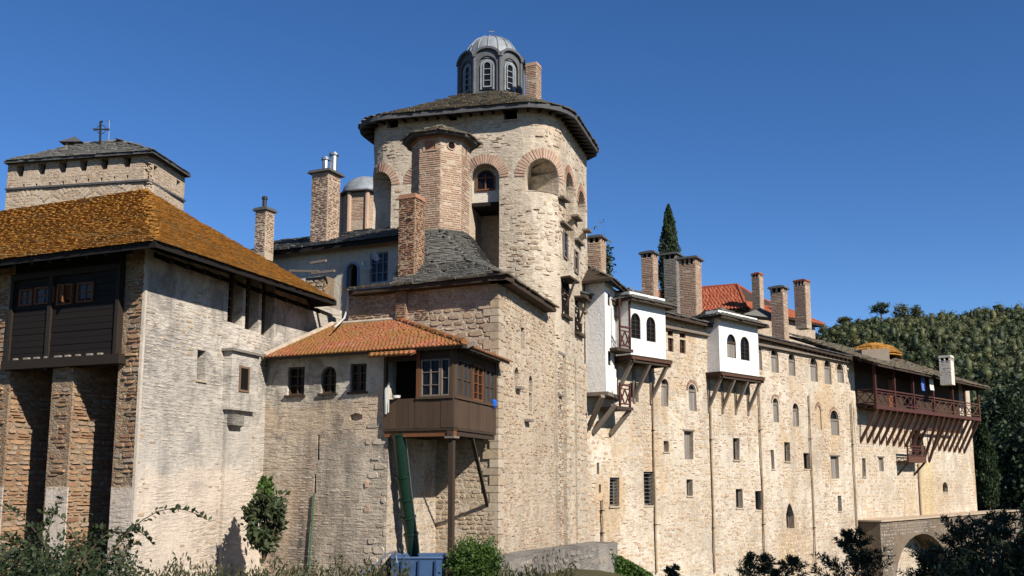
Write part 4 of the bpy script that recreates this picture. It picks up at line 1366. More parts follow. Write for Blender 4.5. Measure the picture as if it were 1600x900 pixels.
# ------------------------------------------------------------------ great tower
def arc(corner, d_in, d_out, r, n=7):
    """round the corner between direction d_in (arriving) and d_out (leaving)"""
    ang = d_in.angle_signed(d_out)
    a = abs(ang)
    t = r * math.tan(a / 2)
    p0 = corner - d_in * t
    out = []
    for i in range(n + 1):
        f = a * i / n
        out.append(p0 + d_in * (r * math.sin(f)) + (d_out - d_in * d_in.dot(d_out)).normalized() * (r * (1 - math.cos(f))))
    return out
def great_tower():
    X = on(S, 868, 560).xy
    dS = (S.p[1] - S.p[0]).normalized()
    dF = Vector((math.sin(R(77)), -math.cos(R(77))))
    TF = Path([X - dF * 20, X])
    XL = TF.P(TF.hit(568, 300)[0], 0).xy
    E = on(S, 920, 560).xy
    BL = XL + (E - X)
    pts = [XL + dS * 4.0] + arc(XL, -dS, dF, 1.1) + arc(X, dF, dS, 1.5) + [E]
    path = Path(pts)
    full = Path(arc(BL, -dF, -dS, 1.0, 4) + arc(XL, -dS, dF, 1.1) + arc(X, dF, dS, 1.5) + arc(E, dS, -dF, .6, 3))
    T = thing('round_cornered_tower', 'tall stone tower with rounded corners, blind arches and slate roof under a dome', 'tower', (X.x, X.y, ZB))
    zE = path.off(.62).hit(700, 170)[1]
    zt = zE + .15
    zb = S.hit(868, 500)[1] - 1.2
    holes, hp = [], []
    def hole(x0, y0, x1, y1, arch, d):
        uz = rect_uz(path, x0, y0, x1, y1)
        p = arch_poly(*uz, arch, 12); holes.append((p, d)); hp.append(p); return uz
    A1 = hole(581, 268, 611, 362, 1, 1.6)
    A15 = hole(644, 262, 690, 400, 1, .9)
    A2_ = hole(733, 256, 780, 425, 1, 1.9)
    A3 = hole(820, 247, 873, 300, 1, 1.45)
    A4 = hole(884, 271, 896.5, 372, 1, .5)
    A5 = hole(903.5, 300, 914.5, 378, 1, .5)
    for b in ((605, 180, 622, 200), (702, 178, 714, 189), (787, 167, 808, 187)):
        holes.append(window(T, path, b, 'dark', 0, .3)); hp.append(holes[-1][0])
    w = wall(path, [(0, zb), (path.L, zb), (path.L, zt), (0, zt)], holes, 'wall', 'wall_tower', T, step=.45, seed=9, rough=.05)
    rings = []
    for uz, n, wd in ((A1, 20, .38), (A15, 26, .4), (A2_, 26, .42), (A3, 26, .42), (A4, 16, .34), (A5, 14, .3)):
        arch_ring(w, path, uz, 'brick_arch', wd, n, .03)
        rings.append([(uz[0] - wd, uz[3] - (uz[2] - uz[0]) / 2), (uz[2] + wd, uz[3] - (uz[2] - uz[0]) / 2), (uz[2] + wd, uz[3] + wd), (uz[0] - wd, uz[3] + wd)])
    masonry(w, path, [(.5, zb + .2), (path.L - .02, zb + .2), (path.L - .02, zt - .3), (.5, zt - .3)], hp + rings, 'rubble', 'stone_tower', 141, 300, .2, .05, 9, scale=1.15)
    masonry(w, path, [(.5, zb + .2), (path.L - .02, zb + .2), (path.L - .02, zt - .3), (.5, zt - .3)], hp + rings, 'thin', 'brick_pale', 142, 60, .10, .05, 9)
    # infill wall and window in the second arch, beam and lower shadowed recess
    u0, z0, u1, z1 = A2_
    zi = path.hit(756, 312)[1]
    wz = rect_uz(path, 740, 258, 770, 293)
    op = [(wz[0], wz[1]), (wz[2], wz[1]), (wz[2], wz[3]), (wz[0], wz[3])]
    m = MB()
    ap = arch_poly(u0, zi, u1, z1, 1, 12, inset=.002)
    m.prism(path, ap, -1.85, -.45); inf = m.build('arch_infill', 'cream_render', T)
    mm = MB(); wq = arch_poly(wz[0], wz[1], wz[2], z1 - .12, 1)
    mm.prism(path, wq, -.45, -.435); mm.build('pane', 'glass', inf)
    mm = MB(); mm.ring(path, wq, arch_poly(wz[0], wz[1], wz[2], z1 - .12, 1, inset=.06), -.45, -.37)
    mm.pbox(path, (wz[0] + wz[2]) / 2 - .03, (wz[0] + wz[2]) / 2 + .03, wz[1], z1 - .3, -.44, -.38); mm.pbox(path, wz[0], wz[2], wz[1] + .5, wz[1] + .56, -.44, -.39); mm.build('window_frame', 'wood_orange', inf)
    mm = MB(); mm.pbox(path, u0 + .005, u1 - .005, zi - .16, zi - .005, -1.8, -.35); mm.build('beam', 'wood_black', T)
    # near-black sheet at the back of the first arch
    for uz, o in ((A1, .6),):
        m = MB(); m.prism(path, arch_poly(uz[0] + .5, uz[1] + 1.1, uz[2] - .1, uz[3] - .2, 1), -1.58, -1.54); m.build('opening', 'interior_dark', w)
    # sloping sill of the corner arch
    u0, z0, u1, z1 = A3
    m = MB(); n = 8
    fr = [path.P(u0 + (u1 - u0) * i / n, z0 + .02, -.01) for i in range(n + 1)]; bk = [path.P(u0 + (u1 - u0) * i / n, z0 + .5, -1.44) for i in range(n + 1)]
    m.add(fr + bk, [(i, i + 1, n + 2 + i, n + 1 + i) for i in range(n)]); m.build('sloping_sill', 'wall_tower', w)
    # impost ledges, shelves and small windows on the flank
    def ledge(x0, x1, y, o=.28, h=.09, mt='wood_grey'):
        a, z = path.hit(x0, y); b, _ = path.hit(x1, y)
        m = MB(); m.pbox(path, min(a, b), max(a, b), z - h, z, -.05, o); m.build('ledge', mt, T)
    ledge(872, 882, 307); ledge(893, 901, 335); ledge(911, 915.5, 357); ledge(875, 889, 345, .2); ledge(897, 907, 372, .2)
    for b in ((880, 365, 885.5, 402), (897, 394, 902, 425)):
        uz = rect_uz(path, *b); m = MB(); m.ring(path, arch_poly(*uz, inset=-.06), arch_poly(*uz), -.05, .06); f = m.build('window', 'wood_grey', T)
        m = MB(); m.prism(path, arch_poly(*uz), -.02, .012); m.build('pane', 'glass', f)
    for i, (x0, x1, y) in enumerate(((876, 889, 432), (897, 909, 462))):
        a, z = path.hit(x0, y); b, _ = path.hit(x1, y)
        m = MB(); m.pbox(path, a, b, z - .08, z, -.02, .45); s_ = m.build('shelf', 'wood_dark', T)
        m = MB(); m.beam(path.P((a + b) / 2, z - .05, .4), path.P((a + b) / 2, z - 1.1, .02), .07, .07); m.build('brace', 'wood_dark', s_)
        m = MB(); m.prism(path, arch_poly(a + .1, z - 1.5, b - .05, z - .1), -.02, .01); m.build('door_opening', 'interior_dark', s_)
        m = MB(); m.pbox(path, a + .05, b, z - 1.62, z - 1.5, -.02, .16); m.build('door_sill', 'wood_dark', s_)
    # lower flank with flat piers
    Sx = S
    ua, ub = Sx.hit(866, 620)[0], Sx.hit(916, 620)[0]
    w2 = wall(Sx, [(ua, ZB), (ub, ZB), (ub, zb), (ua, zb)], [], 'lower_wall', 'wall_tower', T, seed=10, rough=.03)
    z_hi = path.hit(884, 345)[1]
    for i, (x0, x1, o) in enumerate(((867, 876, .10), (879, 892, .16), (895, 911, .16))):
        a, b = Sx.hit(x0, 620)[0], Sx.hit(x1, 620)[0]
        m = MB(); m.pbox(Sx, a, b, ZB, zb - .02, -.05, o); pr = m.build('pier', 'wall_tower', T)
        masonry(pr, Sx.off(o), [(a + .01, ZB + .4), (b - .01, ZB + .4), (b - .01, zb - .1), (a + .01, zb - .1)], [], 'ashlar' if i else 'thin', 'stone_warm' if i else 'stone_rust', 150 + i, 60, .62, 0, scale=1.1)
    lid = MB(); lid.add([v3(p, zb) for p in path.p] + [v3(E + (BL - X) * .5, zb)], [tuple(range(len(path.p) + 1))]); 
    m = MB(); q = [v3(X - dF * 2, zb), v3(X + S.pn(0)[1] * .12, zb), v3(E + S.pn(0)[1] * .12, zb), v3(E - dF * 2, zb)]; slab(m, q, .1); m.build('set_back_ledge', 'stone_grey', T)
    # slate roof
    dr = at(768, 137, 40.3)
    eave = full.off(.62)
    ring0 = [v3(p, zE) for p in eave.p]
    lift = dr.z - .7
    ring1 = [Vector((dr.x, dr.y, lift)) + (Vector((p.x, p.y, 0)) - Vector((dr.x, dr.y, 0))).normalized() * 1.35 for p in eave.p]
    m = MB(); n = len(ring0)
    m.add(ring0 + ring1 + [p - Vector((0, 0, .2)) for p in ring0] + [v3(p, zE + .02) for p in full.off(-.2).p],
          [(i, (i + 1) % n, n + (i + 1) % n, n + i) for i in range(n)] + [(i, 2 * n + i, 2 * n + (i + 1) % n, (i + 1) % n) for i in range(n)] + [(2 * n + i, 3 * n + i, 3 * n + (i + 1) % n, 2 * n + (i + 1) % n) for i in range(n)])
    roof = m.build('roof', 'slate_dark', T)
    for i in range(n):
        j = (i + 1) % n
        L = (ring0[j] - ring0[i]).length
        if L < .05:
            continue
        slates(roof, [ring0[i], ring0[j], ring1[j], ring1[i]], 'slate_brown', 160 + i, (.22, .5), .15, .03, 60 if L > 2 else 8)
    # rafters under the eave
    k = int(eave.L / .55)
    for i in range(k):
        u = full.L * (i + .5) / k
        p = full.P(u, zE - .12, -.1)
        if p.y > 43:
            continue
        m = MB(); m.beam(p, full.P(u, zE - .13, .55), .09, .1, random.random()); m.build('rafter', 'wood_black', roof)
    # drum and ribbed lead dome
    a0 = math.atan2(-dr.y, -dr.x) + R(14.5)
    rr = 1.47
    zb_, zc, za, zd = at(768, 142, 39.4).z, at(768, 96, 39.4).z, at(768, 82, 39.4).z, at(768, 62, 40.3).z
    V = [Vector((dr.x + rr * math.cos(a0 + k * math.pi / 4), dr.y + rr * math.sin(a0 + k * math.pi / 4))) for k in range(8)]
    D = MB(); D.lathe((dr.x, dr.y), [(rr - .12, zb_ - 1.1), (rr - .12, zc + .1)], 8, a0=a0)
    dome = D.build('dome_drum', 'lead_dark', T)
    for k in range(8):
        p2 = Path([V[k], V[(k + 1) % 8]])
        L = p2.L
        outer = [(0, zb_ - 1.1), (L, zb_ - 1.1), (L, zc)] + [(L / 2 + L / 2 * math.cos(t), zc + (za - zc) * math.sin(t)) for t in [math.pi * i / 8 for i in range(1, 8)]] + [(0, zc)]
        arcp = arch_poly(.16, zb_ - .2, L - .16, zc + .06, 1)
        wall(p2, outer, [(arcp, .09)], 'drum_panel', 'lead_dark', dome, step=.8, rough=0)
        m = MB(); m.ring(p2, arch_poly(.26, zb_ - .1, L - .26, zc - .08, 1), arch_poly(.33, zb_ - .1, L - .33, zc - .16, 1), -.1, -.03); m.build('drum_arch', 'lead', dome)
        wq = arch_poly(L / 2 - .14, zb_ + .05, L / 2 + .14, zc - .22, 1)
        m = MB(); m.ring(p2, arch_poly(L / 2 - .19, zb_, L / 2 + .19, zc - .17, 1), wq, -.1, -.02)
        for j in (1, 2, 3):
            z = zb_ + .05 + (zc - .3 - zb_) * j / 4; m.pbox(p2, L / 2 - .14, L / 2 + .14, z - .015, z + .015, -.09, -.04)
        m.build('window', 'lead', dome)
        m = MB(); m.prism(p2, wq, -.09, -.075); m.build('pane', 'glass', dome)
        c = V[k]
        m = MB(); m.tube([(c.x, c.y, zb_ - 1.1), (c.x, c.y, zc + .02)], .075, 8); m.build('column', 'lead_dark', dome)
        top = [(L / 2 + (L / 2 + .05) * math.cos(t), zc + (za - zc + .05) * math.sin(t)) for t in [math.pi * i / 10 for i in range(11)]]
        bot = [(L / 2 + (L / 2 - .06) * math.cos(t), zc + (za - zc - .05) * math.sin(t)) for t in [math.pi * i / 10 for i in range(11)]]
        m = MB(); m.ring(p2, top, bot, -.2, .12, closed=False); m.build('eave_arch', 'lead_dark', dome)
    m = MB(); prof = [(rr * .9, zc - .02)] + [(rr * .8 * math.cos(t) ** .8, zc + .28 + (zd - zc - .28) * math.sin(t)) for t in [math.pi / 2 * i / 9 for i in range(0, 9)]] + [(.04, zd)]
    m.lathe((dr.x, dr.y), prof, 32, a0=a0); dm = m.build('lead_dome', 'lead', T, smooth=True)
    for k in range(16):
        a = a0 + k * math.pi / 8
        m = MB(); m.tube([(dr.x + q[0] * 1.01 * math.cos(a), dr.y + q[0] * 1.01 * math.sin(a), q[1] + .015) for q in prof[1:]], .028, 6); m.build('rib', 'lead', dm)
    m = MB(); m.lathe((dr.x, dr.y), [(.12, zd - .05), (.06, zd + .06), (.09, zd + .14), (.02, zd + .2)], 10)
    m.beam((dr.x, dr.y, zd + .15), (dr.x, dr.y, zd + .52), .035, .035); m.beam((dr.x - .12, dr.y, zd + .38), (dr.x + .12, dr.y, zd + .38), .03, .03); m.build('finial_cross', 'steel', dm)
    chimney(T, 821, 846, 101, 152, 38.6, 25, 'mortar_piece', 'brick_pale', 'brick', 0, 'brick', 7, holes=False)
great_tower()

# ------------------------------------------------------------------ house behind, with two chimneys
def back_house():
    B = line(-65, 541, 430, 37.2); B = Path([B.p[0] - (B.p[1] - B.p[0]), B.p[0] + (B.p[1] - B.p[0]) * .25])
    p = on(B, 541, 430)
    T = thing('back_house', 'whitewashed house with dark slate roof between the lichen roof and the tower', 'house', (p.x, p.y, 0))
    zE = B.off(.55).hit(520, 381)[1]
    u0, u1 = B.hit(392, 420)[0], B.hit(640, 420)[0]
    holes = [window(T, B, (541, 411, 560, 452), 'dark', 1, .3), window(T, B, (578, 394, 606, 441), 'glass', 0, .1, 'paint_blue', 'glass_pale', 3, 3, .05)]
    w = wall(B, [(u0, 1.0), (u1, 1.0), (u1, zE + .1), (u0, zE + .1)], holes, 'wall', 'cream_render', T, seed=11)
    uz = rect_uz(B, 541, 411, 560, 452)
    m = MB(); m.ring(B, arch_poly(*uz, 1, inset=-.05), arch_poly(*uz, 1, inset=.04), -.1, .03); m.build('door_frame', 'paint_blue', T)
    # ruined stub of wall with timbers in front
    a, b = B.hit(497, 440)[0], B.hit(527, 440)[0]
    L2 = B.off(.8)
    za, zb = L2.hit(510, 470)[1], L2.hit(510, 431)[1]
    m = MB(); m.pbox(L2, a, b, za - 1.5, zb, -.6, 0); st = m.build('ruined_stub', 'wall_dark_mortar', T)
    masonry(st, L2, [(a, za - .5), (b, za - .5), (b, zb), (a, zb)], [], 'rubble', 'stone_pale', 171, 30, .9, 0)
    for x0, y0, x1, y1 in ((455, 424, 500, 425), (488, 412, 512, 408), (490, 428, 525, 424)):
        c, d = L2.hit(x0, y0), L2.hit(x1, y1)
        m = MB(); m.beam(L2.P(c[0], c[1], .1), L2.P(d[0], d[1], .1), .1, .09); m.build('timber', 'wood_grey', st)
    # roof
    e = B.off(.55)
    eu0, eu1 = e.hit(388, 390)[0], e.hit(645, 372)[0]
    rd = B.off(-3.2)
    zr = rd.hit(470, 373)[1]
    A = [e.P(eu0, zE), e.P(eu1, zE), rd.P(rd.hit(640, 360)[0], zr), rd.P(rd.hit(425, 375)[0], zr)]
    m = MB(); slab(m, A, .18); roof = m.build('roof', 'wood_black', T)
    slates(roof, A, 'slate_dark', 172, (.35, .7), .28, .05, 120, jit=1.4)
    chimney(T, 401, 428, 327, 384, 38.2, 25, 'mortar_piece', 'brick_pale', 'slate', 0, 'thin', 5, holes=False, flues=[(413, 307, 327, .085)], label='small brick chimney with one black stove pipe')
    chimney(T, 489, 531, 270, 378, 38.6, 25, 'mortar_piece', 'brick_pale', 'slate', 60, 'thin', 6, holes=False, flues=[(508, 246, 270, .13), (521, 239, 270, .15)], label='tall brick chimney with two metal flues')
    # lean-to block between house and tower
    # two satellite dishes
    for i, (x, y, lab) in enumerate(((583, 418, 'lower white satellite dish beside the blue window'), (596, 404, 'upper white satellite dish right of the blue window'))):
        c = B.P(*B.hit(x, y), .45)
        nrm = Vector((.75, -.55, .35)).normalized()
        a = nrm.cross(Vector((0, 0, 1))).normalized(); bb = a.cross(nrm)
        m = MB(); vs = []; N = 14
        for rr_, d in ((.02, -.05), (.12, -.035), (.22, 0)):
            vs += [c + (a * math.cos(2 * math.pi * k / N) + bb * math.sin(2 * math.pi * k / N)) * rr_ + nrm * d for k in range(N)]
        m.add(vs, [(j * N + k, j * N + (k + 1) % N, (j + 1) * N + (k + 1) % N, (j + 1) * N + k) for j in (0, 1) for k in range(N)])
        m.tube([c, c - nrm * .2, B.P(*B.hit(x, y), -.02)], .018, 6); m.tube([c - bb * .2, c + nrm * .2], .01, 6)
        tag(m.build('satellite_dish', 'paint_white', None), lab, 'satellite dish', 'satellite dishes on the back house')
    # church dome further back
    c = at(572, 320, 50)
    C = thing('church_dome', 'small lead church dome on brick drum peeping out left of the tower', 'dome', (c.x, c.y, 0))
    z0, z1, z2 = at(572, 352, 50).z, at(572, 308, 50).z, at(572, 279, 50).z
    m = MB(); m.lathe((c.x, c.y), [(1.25, z0 - 2), (1.25, z1)], 8, a0=.2); dr = m.build('drum', 'wall_far', C)
    for k in range(8):
        a = .2 + k * math.pi / 4
        m = MB(); m.tube([(c.x + 1.27 * math.cos(a), c.y + 1.27 * math.sin(a), z0 - 2), (c.x + 1.27 * math.cos(a), c.y + 1.27 * math.sin(a), z1)], .13, 8); m.build('column', 'brick_pale', dr)
        p0 = Vector((c.x + 1.25 * math.cos(a), c.y + 1.25 * math.sin(a))); p1 = Vector((c.x + 1.25 * math.cos(a + math.pi / 4), c.y + 1.25 * math.sin(a + math.pi / 4)))
        pp = Path([p0, p1])
        masonry(dr, pp, [(.1, z0), (pp.L - .1, z0), (pp.L - .1, z1 - .1), (.1, z1 - .1)], [], 'brick', 'brick_pale', 180 + k, 0, rough=0)
    m = MB(); m.lathe((c.x, c.y), [(1.2, z1 - .1), (1.55, z1 - .05), (1.55, z1 + .02), (1.2, z1 + .06)], 8, a0=.2); m.build('cornice', 'slate_dark', C)
    m = MB(); m.lathe((c.x, c.y), [(1.3, z1 + .02)] + [(1.28 * math.cos(t), z1 + .05 + (z2 - z1) * math.sin(t)) for t in [math.pi / 2 * i / 8 for i in range(8)]] + [(.03, z2 + .05)], 24); m.build('lead_dome', 'lead', C, smooth=True)
back_house()

# ------------------------------------------------------------------ long wing on the right
ZB = -11.0
LW = line(44, 915, 620, 41.7, 60.0)
def empty_part(name, parent, label=None):
    o = bpy.data.objects.new(name, None); COL.objects.link(o)
    o.parent = parent
    o.matrix_parent_inverse = Matrix.Translation(-Vector(WORLDLOC[parent.name]))
    WORLDLOC[o.name] = (0, 0, 0)
    if label:
        o['label'] = label
    return o
def oriel(T, x0, x1, y0, y1, o, wins, label, ledge_y, br, roofpts=None):
    """white plastered box carried on timber struts; x0..x1 is its front face in the view"""
    O = empty_part('oriel', T, label)
    f = LW.off(o)
    ua, ub = f.hit(x0, (y0 + y1) / 2)[0], f.hit(x1, (y0 + y1) / 2)[0]
    path = Path([LW.P(ua, 0, 0).xy, LW.P(ua, 0, o).xy, LW.P(ub, 0, o).xy, LW.P(ub, 0, 0).xy])
    z0, z1 = f.hit((x0 + x1) / 2, y1)[1], f.hit((x0 + x1) / 2, y0)[1] + .5
    fp = Path([path.p[1], path.p[2]])
    holes = []
    for b, k in wins:
        h = window(O, fp, b, k, 1, .06, 'wood_dark', 'glass', 2, 5, .035)
        holes.append(h)
    for i, (a, b) in enumerate(((0, 1), (1, 2), (2, 3))):
        pp = Path([path.p[a], path.p[b]])
        wall(pp, [(0, z0), (pp.L, z0), (pp.L, z1), (0, z1)], holes if i == 1 else [], 'oriel_wall', 'white_render', O, step=.8, rough=.008)
    # timber deck, edge beams, struts
    c = Path([LW.P(ua - .18, 0, 0).xy, LW.P(ua - .18, 0, o + .22).xy, LW.P(ub + .2, 0, o + .22).xy, LW.P(ub + .2, 0, 0).xy])
    m = MB(); slab(m, [v3(p, z0) for p in c.p], .05); m.build('deck', 'wood_dark', O)
    for i in range(3):
        for k in range(2):
            m = MB(); m.pbox(Path([c.p[i], c.p[i + 1]]), 0.002 * i, (c.p[i + 1] - c.p[i]).length - .002, z0 - .18 - .13 * k, z0 - .055 - .13 * k, -.12 - .1 * k, -.02 - .08 * k, random.random()); m.build('edge_beam', 'wood_rust' if k == 0 else 'wood_dark', O)
    for i in range(br):
        u = ua + (ub - ua) * (i + .02) / (br - 1 + .04)
        m = MB(); m.beam(LW.P(u, z0 - .3, o + .02), LW.P(u, z0 - 1.75, .02), .13, .15, random.random()); m.build('strut', 'wood_grey', O)
        m = MB(); m.beam(LW.P(u, z0 - .24, 0), LW.P(u, z0 - .24, o + .1), .13, .13, random.random()); m.build('joist', 'wood_dark', O)
        m = MB(); m.pbox(LW, u - .09, u + .09, z0 - 2.0, z0 - .3, -.02, .07, random.random()); m.build('wall_plate', 'wood_grey', O)
    return O, path, z0, z1

def railing(parent, path, u0, u1, z0, h, mat, n, posts=True, top=None):
    m = MB(); m.pbox(path, u0, u1, z0 + h - .08, z0 + h, -.05, .05, .6); m.build('handrail', mat, parent)
    m = MB(); m.pbox(path, u0, u1, z0 + .1, z0 + .16, -.04, .04, .5); m.build('bottom_rail', mat, parent)
    m = MB(); m.pbox(path, u0, u1, z0 + h - .24, z0 + h - .19, -.03, .03, .5); m.build('mid_rail', mat, parent)
    for i in range(n):
        a, b = u0 + (u1 - u0) * i / n, u0 + (u1 - u0) * (i + 1) / n
        m = MB(); m.beam(path.P(a + .02, z0 + .14, .01), path.P(b - .02, z0 + h - .22, .01), .045, .05, random.random(), up=(0, 0, 1)); m.beam(path.P(a + .02, z0 + h - .22, -.02), path.P(b - .02, z0 + .14, -.02), .045, .05, random.random()); m.build('cross_brace', mat, parent)
    m = MB()

def long_wing():
    p0 = LW.P(8, 0)
    T = thing('long_wing', 'long four-storey stone wing with two white oriels and many chimneys', 'building', (p0.x, p0.y, ZB))
    def W(b, kind='shut', arch=0, depth=.14, **k):
        h = window(T, LW, b, kind, arch, depth, k.pop('frame', 'wood_grey'), k.pop('pane', 'glass'), k.pop('cols', 2), k.pop('rows', 3), k.pop('fw', .05), **k)
        holes.append(h); return h
    holes = []
    G = 'glass'
    for b in ((1043, 508, 1052, 525), (1062, 511, 1071.5, 528)):
        W(b, G, 1, .12, frame='wood_rust')
    for b in ((1044, 528, 1053, 549.5), (1063, 531, 1072, 552)):
        W(b, G, 0, .12, frame='wood_rust', rows=2)
    arches = [(1033, 592, 1044, 635), (1077, 600, 1088.5, 642), (1184, 541, 1190.5, 578), (1205, 545.5, 1216, 582), (1231.5, 552, 1242.5, 587), (1266, 559, 1277, 596), (1288, 562, 1299, 600), (1308, 568, 1318, 598),
              (1208, 622, 1216.5, 660), (1238, 630, 1247.5, 666), (1297.5, 641, 1311, 680)]
    for b in arches:
        W(b, 'shut', 1, .12)
    uzb = rect_uz(LW, 1276, 634, 1283, 671)          # walled-up arch
    holes.append((arch_poly(*uzb, 1), .06))
    W((985, 598, 998, 628), G, 0, .1, frame='wood_grey')
    W((1024, 470, 1026, 476), 'dark', 0, .2)
    for b, lt in (((1069, 674, 1083, 718), 'wood_grey'), ((1146, 684.5, 1156, 719), None), ((1205, 703, 1210, 733), None), ((1226, 691, 1235, 721), None), ((1256, 708, 1267, 733), None), ((1297.5, 713, 1311, 748), 'wood_grey'),
                  ((1150, 764, 1161, 794), None), ((1180, 767, 1191, 797), None)):
        W(b, 'shut' if b[0] in (1297.5, 1069) else 'dark', 0, .22, lintel=lt)
    for b in ((1037, 689, 1045, 706), (1073, 749, 1083, 775), (1309, 774.5, 1315, 799), (932, 723, 936, 741), (936, 757, 939.5, 770)):
        W(b, 'dark', 0, .25)
    W((1228, 786, 1240, 826), 'dark', 2, .3)
    for b in ((953, 746, 968, 791), (1006, 737, 1023, 790)):
        h = W(b, 'dark', 0, .3, lintel=None)
        u0, z0, u1, z1 = rect_uz(LW, *b)
        for j in range(9):
            z = z0 + (z1 - z0) * (j + .5) / 9
            m = MB(); m.pbox(LW, u0, u1, z - .012, z + .012, -.14, -.11); m.build('window_bar', 'steel', T)
    e = LW.off(.42)
    EA, EB = e.hit(1044, 487), e.hit(1338, 560)
    zt = max(EA[1], EB[1]) + .05
    print('eave z', EA[1], EB[1])
    uE = LW.hit(1336, 690)[0]
    outer = [(-1.5, ZB), (uE, ZB), (uE, EB[1] + .1), (LW.hit(1045, 487)[0], EA[1] + .1), (-1.5, EA[1] + .3)]
    w = wall(LW, outer, holes, 'front_wall', 'wall_cream', T, step=.8, seed=12, rough=.06)
    hp = [h[0] for h in holes]
    vis = [(-.2, -7), (uE - .02, -7), (uE - .02, EB[1] - .1), (-.2, EA[1] - .1)]
    masonry(w, LW, vis, hp, 'rubble', 'stone_wing', 201, 300, .46, .06, 12, minpx=7, scale=1.1)
    masonry(w, LW, vis, hp, 'thin', 'brick_pale', 202, 0, .07, .06, 12)
    for b in arches:
        uz = rect_uz(LW, *b)
        arch_ring(w, LW, (uz[0] - .06, uz[1], uz[2] + .06, uz[3] + .06), 'brick_pale', .17, 14, .03, mortar=False, sep=False)
    arch_ring(w, LW, (uzb[0] - .02, uzb[1], uzb[2] + .02, uzb[3] + .02), 'brick_pale', .2, 12, .04, mortar=False, sep=False)
    # rain pipes running down the joints of the wall
    for i, (xa, ya, xb, yb) in enumerate(((1017, 600, 1024, 895), (1109, 620, 1113, 895), (1186, 600, 1191, 895), (1263, 618, 1272, 895), (1330, 630, 1338, 895), (938, 780, 941, 850))):
        a, b = LW.hit(xa, ya), LW.hit(xb, yb)
        u = (a[0] + b[0]) / 2
        m = MB(); m.tube([LW.P(u + .02 * math.sin(k * 1.7), a[1] + (max(b[1], ZB) - a[1]) * k / 8, .10) for k in range(9)], .05, 8); pp = m.build('rain_pipe', 'pipe_tan', T)
        for k in (2, 6):
            z = a[1] + (b[1] - a[1]) * k / 8
            m = MB(); m.pbox(LW, u - .07, u + .07, z - .02, z + .02, -.02, .15); m.build('pipe_bracket', 'iron', pp)
    # roof with slate eave
    rdz = EA[1] + 1.55
    A, B = e.P(EA[0] - 6.5, EA[1]), e.P(EB[0] + .4, EB[1])
    back = LW.off(-3.6)
    C_, D_ = back.P(EB[0] + .4, EB[1] + 1.0), back.P(EA[0] - 6.5, EA[1] + 1.0)
    m = MB(); slab(m, [A, B, C_, D_], .16); roof = m.build('roof', 'wood_dark', T)
    slates(roof, [A, B, C_, D_], 'slate_dark', 203, (.35, .7), .3, .05, 200, minpx=8)
    m = MB(); m.pbox(e, EA[0] - 6.4, EB[0], min(EA[1], EB[1]) - .3, min(EA[1], EB[1]) - .17, -.3, -.2); m.build('fascia', 'wood_grey', roof)
    k = 46
    for i in range(k):
        u = EA[0] - 6 + (EB[0] - EA[0] + 6) * i / k
        z = EA[1] + (EB[1] - EA[1]) * (u - EA[0]) / (EB[0] - EA[0])
        m = MB(); m.beam(LW.P(u, z - .1, -.1), LW.P(u, z - .2, .38), .09, .11, random.random()); m.build('rafter', 'wood_dark', roof)
    # oriels
    O1, pa, z0, z1 = oriel(T, 985, 1040, 478, 559, .9, [((985.5 + .5, 489, 1001, 529), G), ((1010, 495, 1024.5, 534), G)], 'larger white oriel with two arched windows next to the small balcony', 560, 3)
    O2, pb, z20, z21 = oriel(T, 1124, 1185, 506, 585, .75, [((1136, 522, 1150, 559), 'shut'), ((1157, 526, 1171, 563), G)], 'white oriel under its own slate roof, left window shuttered', 588, 4)
    for (O, path, zz, ov, sd_) in ((O2, pb, z21, .45, 211), (O1, pa, z1, .4, 212)):
        o = path.off(ov)
        q = [v3(p, zz - .38) for p in o.p]
        c1, c2 = q[1], q[2]
        ap1 = c1.lerp(q[3], .5) + Vector((0, 0, 1.0)); ap1 = (q[1] + q[2]) / 2 - Vector((*LW.pn(0)[1], 0)) * 1.5 + Vector((0, 0, .85))
        bl = q[0] - Vector((*LW.pn(0)[1], 0)) * 1.5; brr = q[3] - Vector((*LW.pn(0)[1], 0)) * 1.5
        m = MB()
        for f in ([q[1], q[2], ap1], [bl, q[1], ap1], [q[2], brr, ap1]):
            slab(m, f, .12)
        rf = m.build('oriel_roof', 'wood_dark', O)
        slates(rf, [q[1], q[2], ap1], 'slate_grey', sd_, (.3, .6), .22, .04, 30, minpx=8); slates(rf, [bl, q[1], ap1], 'slate_grey', sd_ + 5, (.3, .6), .22, .04, 20, minpx=8)
    # white stair block in the corner by the tower
    P0 = at(915, 560, 41.6); K = at(946, 560, 41.15); P2 = at(970, 560, 44.2)
    wp = Path([P0.xy, K.xy, P2.xy])
    zb, zt_ = wp.hit(946, 612)[1], wp.hit(946, 442)[1]
    WB = empty_part('stair_block', T, 'tall white and cream projecting block beside the tower')
    fp = Path([wp.p[1], wp.p[2]]); hs = []
    for b in ((950, 549, 955, 571), (960, 556, 964.5, 577), (949.5, 459, 954, 478), (960, 469, 964, 487)):
        hs.append(window(WB, fp, b, 'glass', 0, .08, 'wood_dark', 'glass', 1, 2, .04))
    fl = Path([wp.p[0], wp.p[1]])
    wall(fl, [(0, zb), (fl.L, zb), (fl.L, zt_), (0, zt_)], [], 'block_wall', 'white_render', WB, step=.8, rough=.01)
    wall(fp, [(0, zb), (fp.L, zb), (fp.L, zt_ + .1), (0, zt_)], hs, 'block_wall', 'white_render', WB, step=.8, rough=.01)
    m = MB(); q = [v3(p, zb) for p in wp.off(.12).p] + [v3(LW.P(3.5, 0).xy, zb), v3(LW.P(0, 0).xy, zb)]; slab(m, q, .16); m.build('deck', 'wood_grey', WB)
    oo = wp.off(.45)
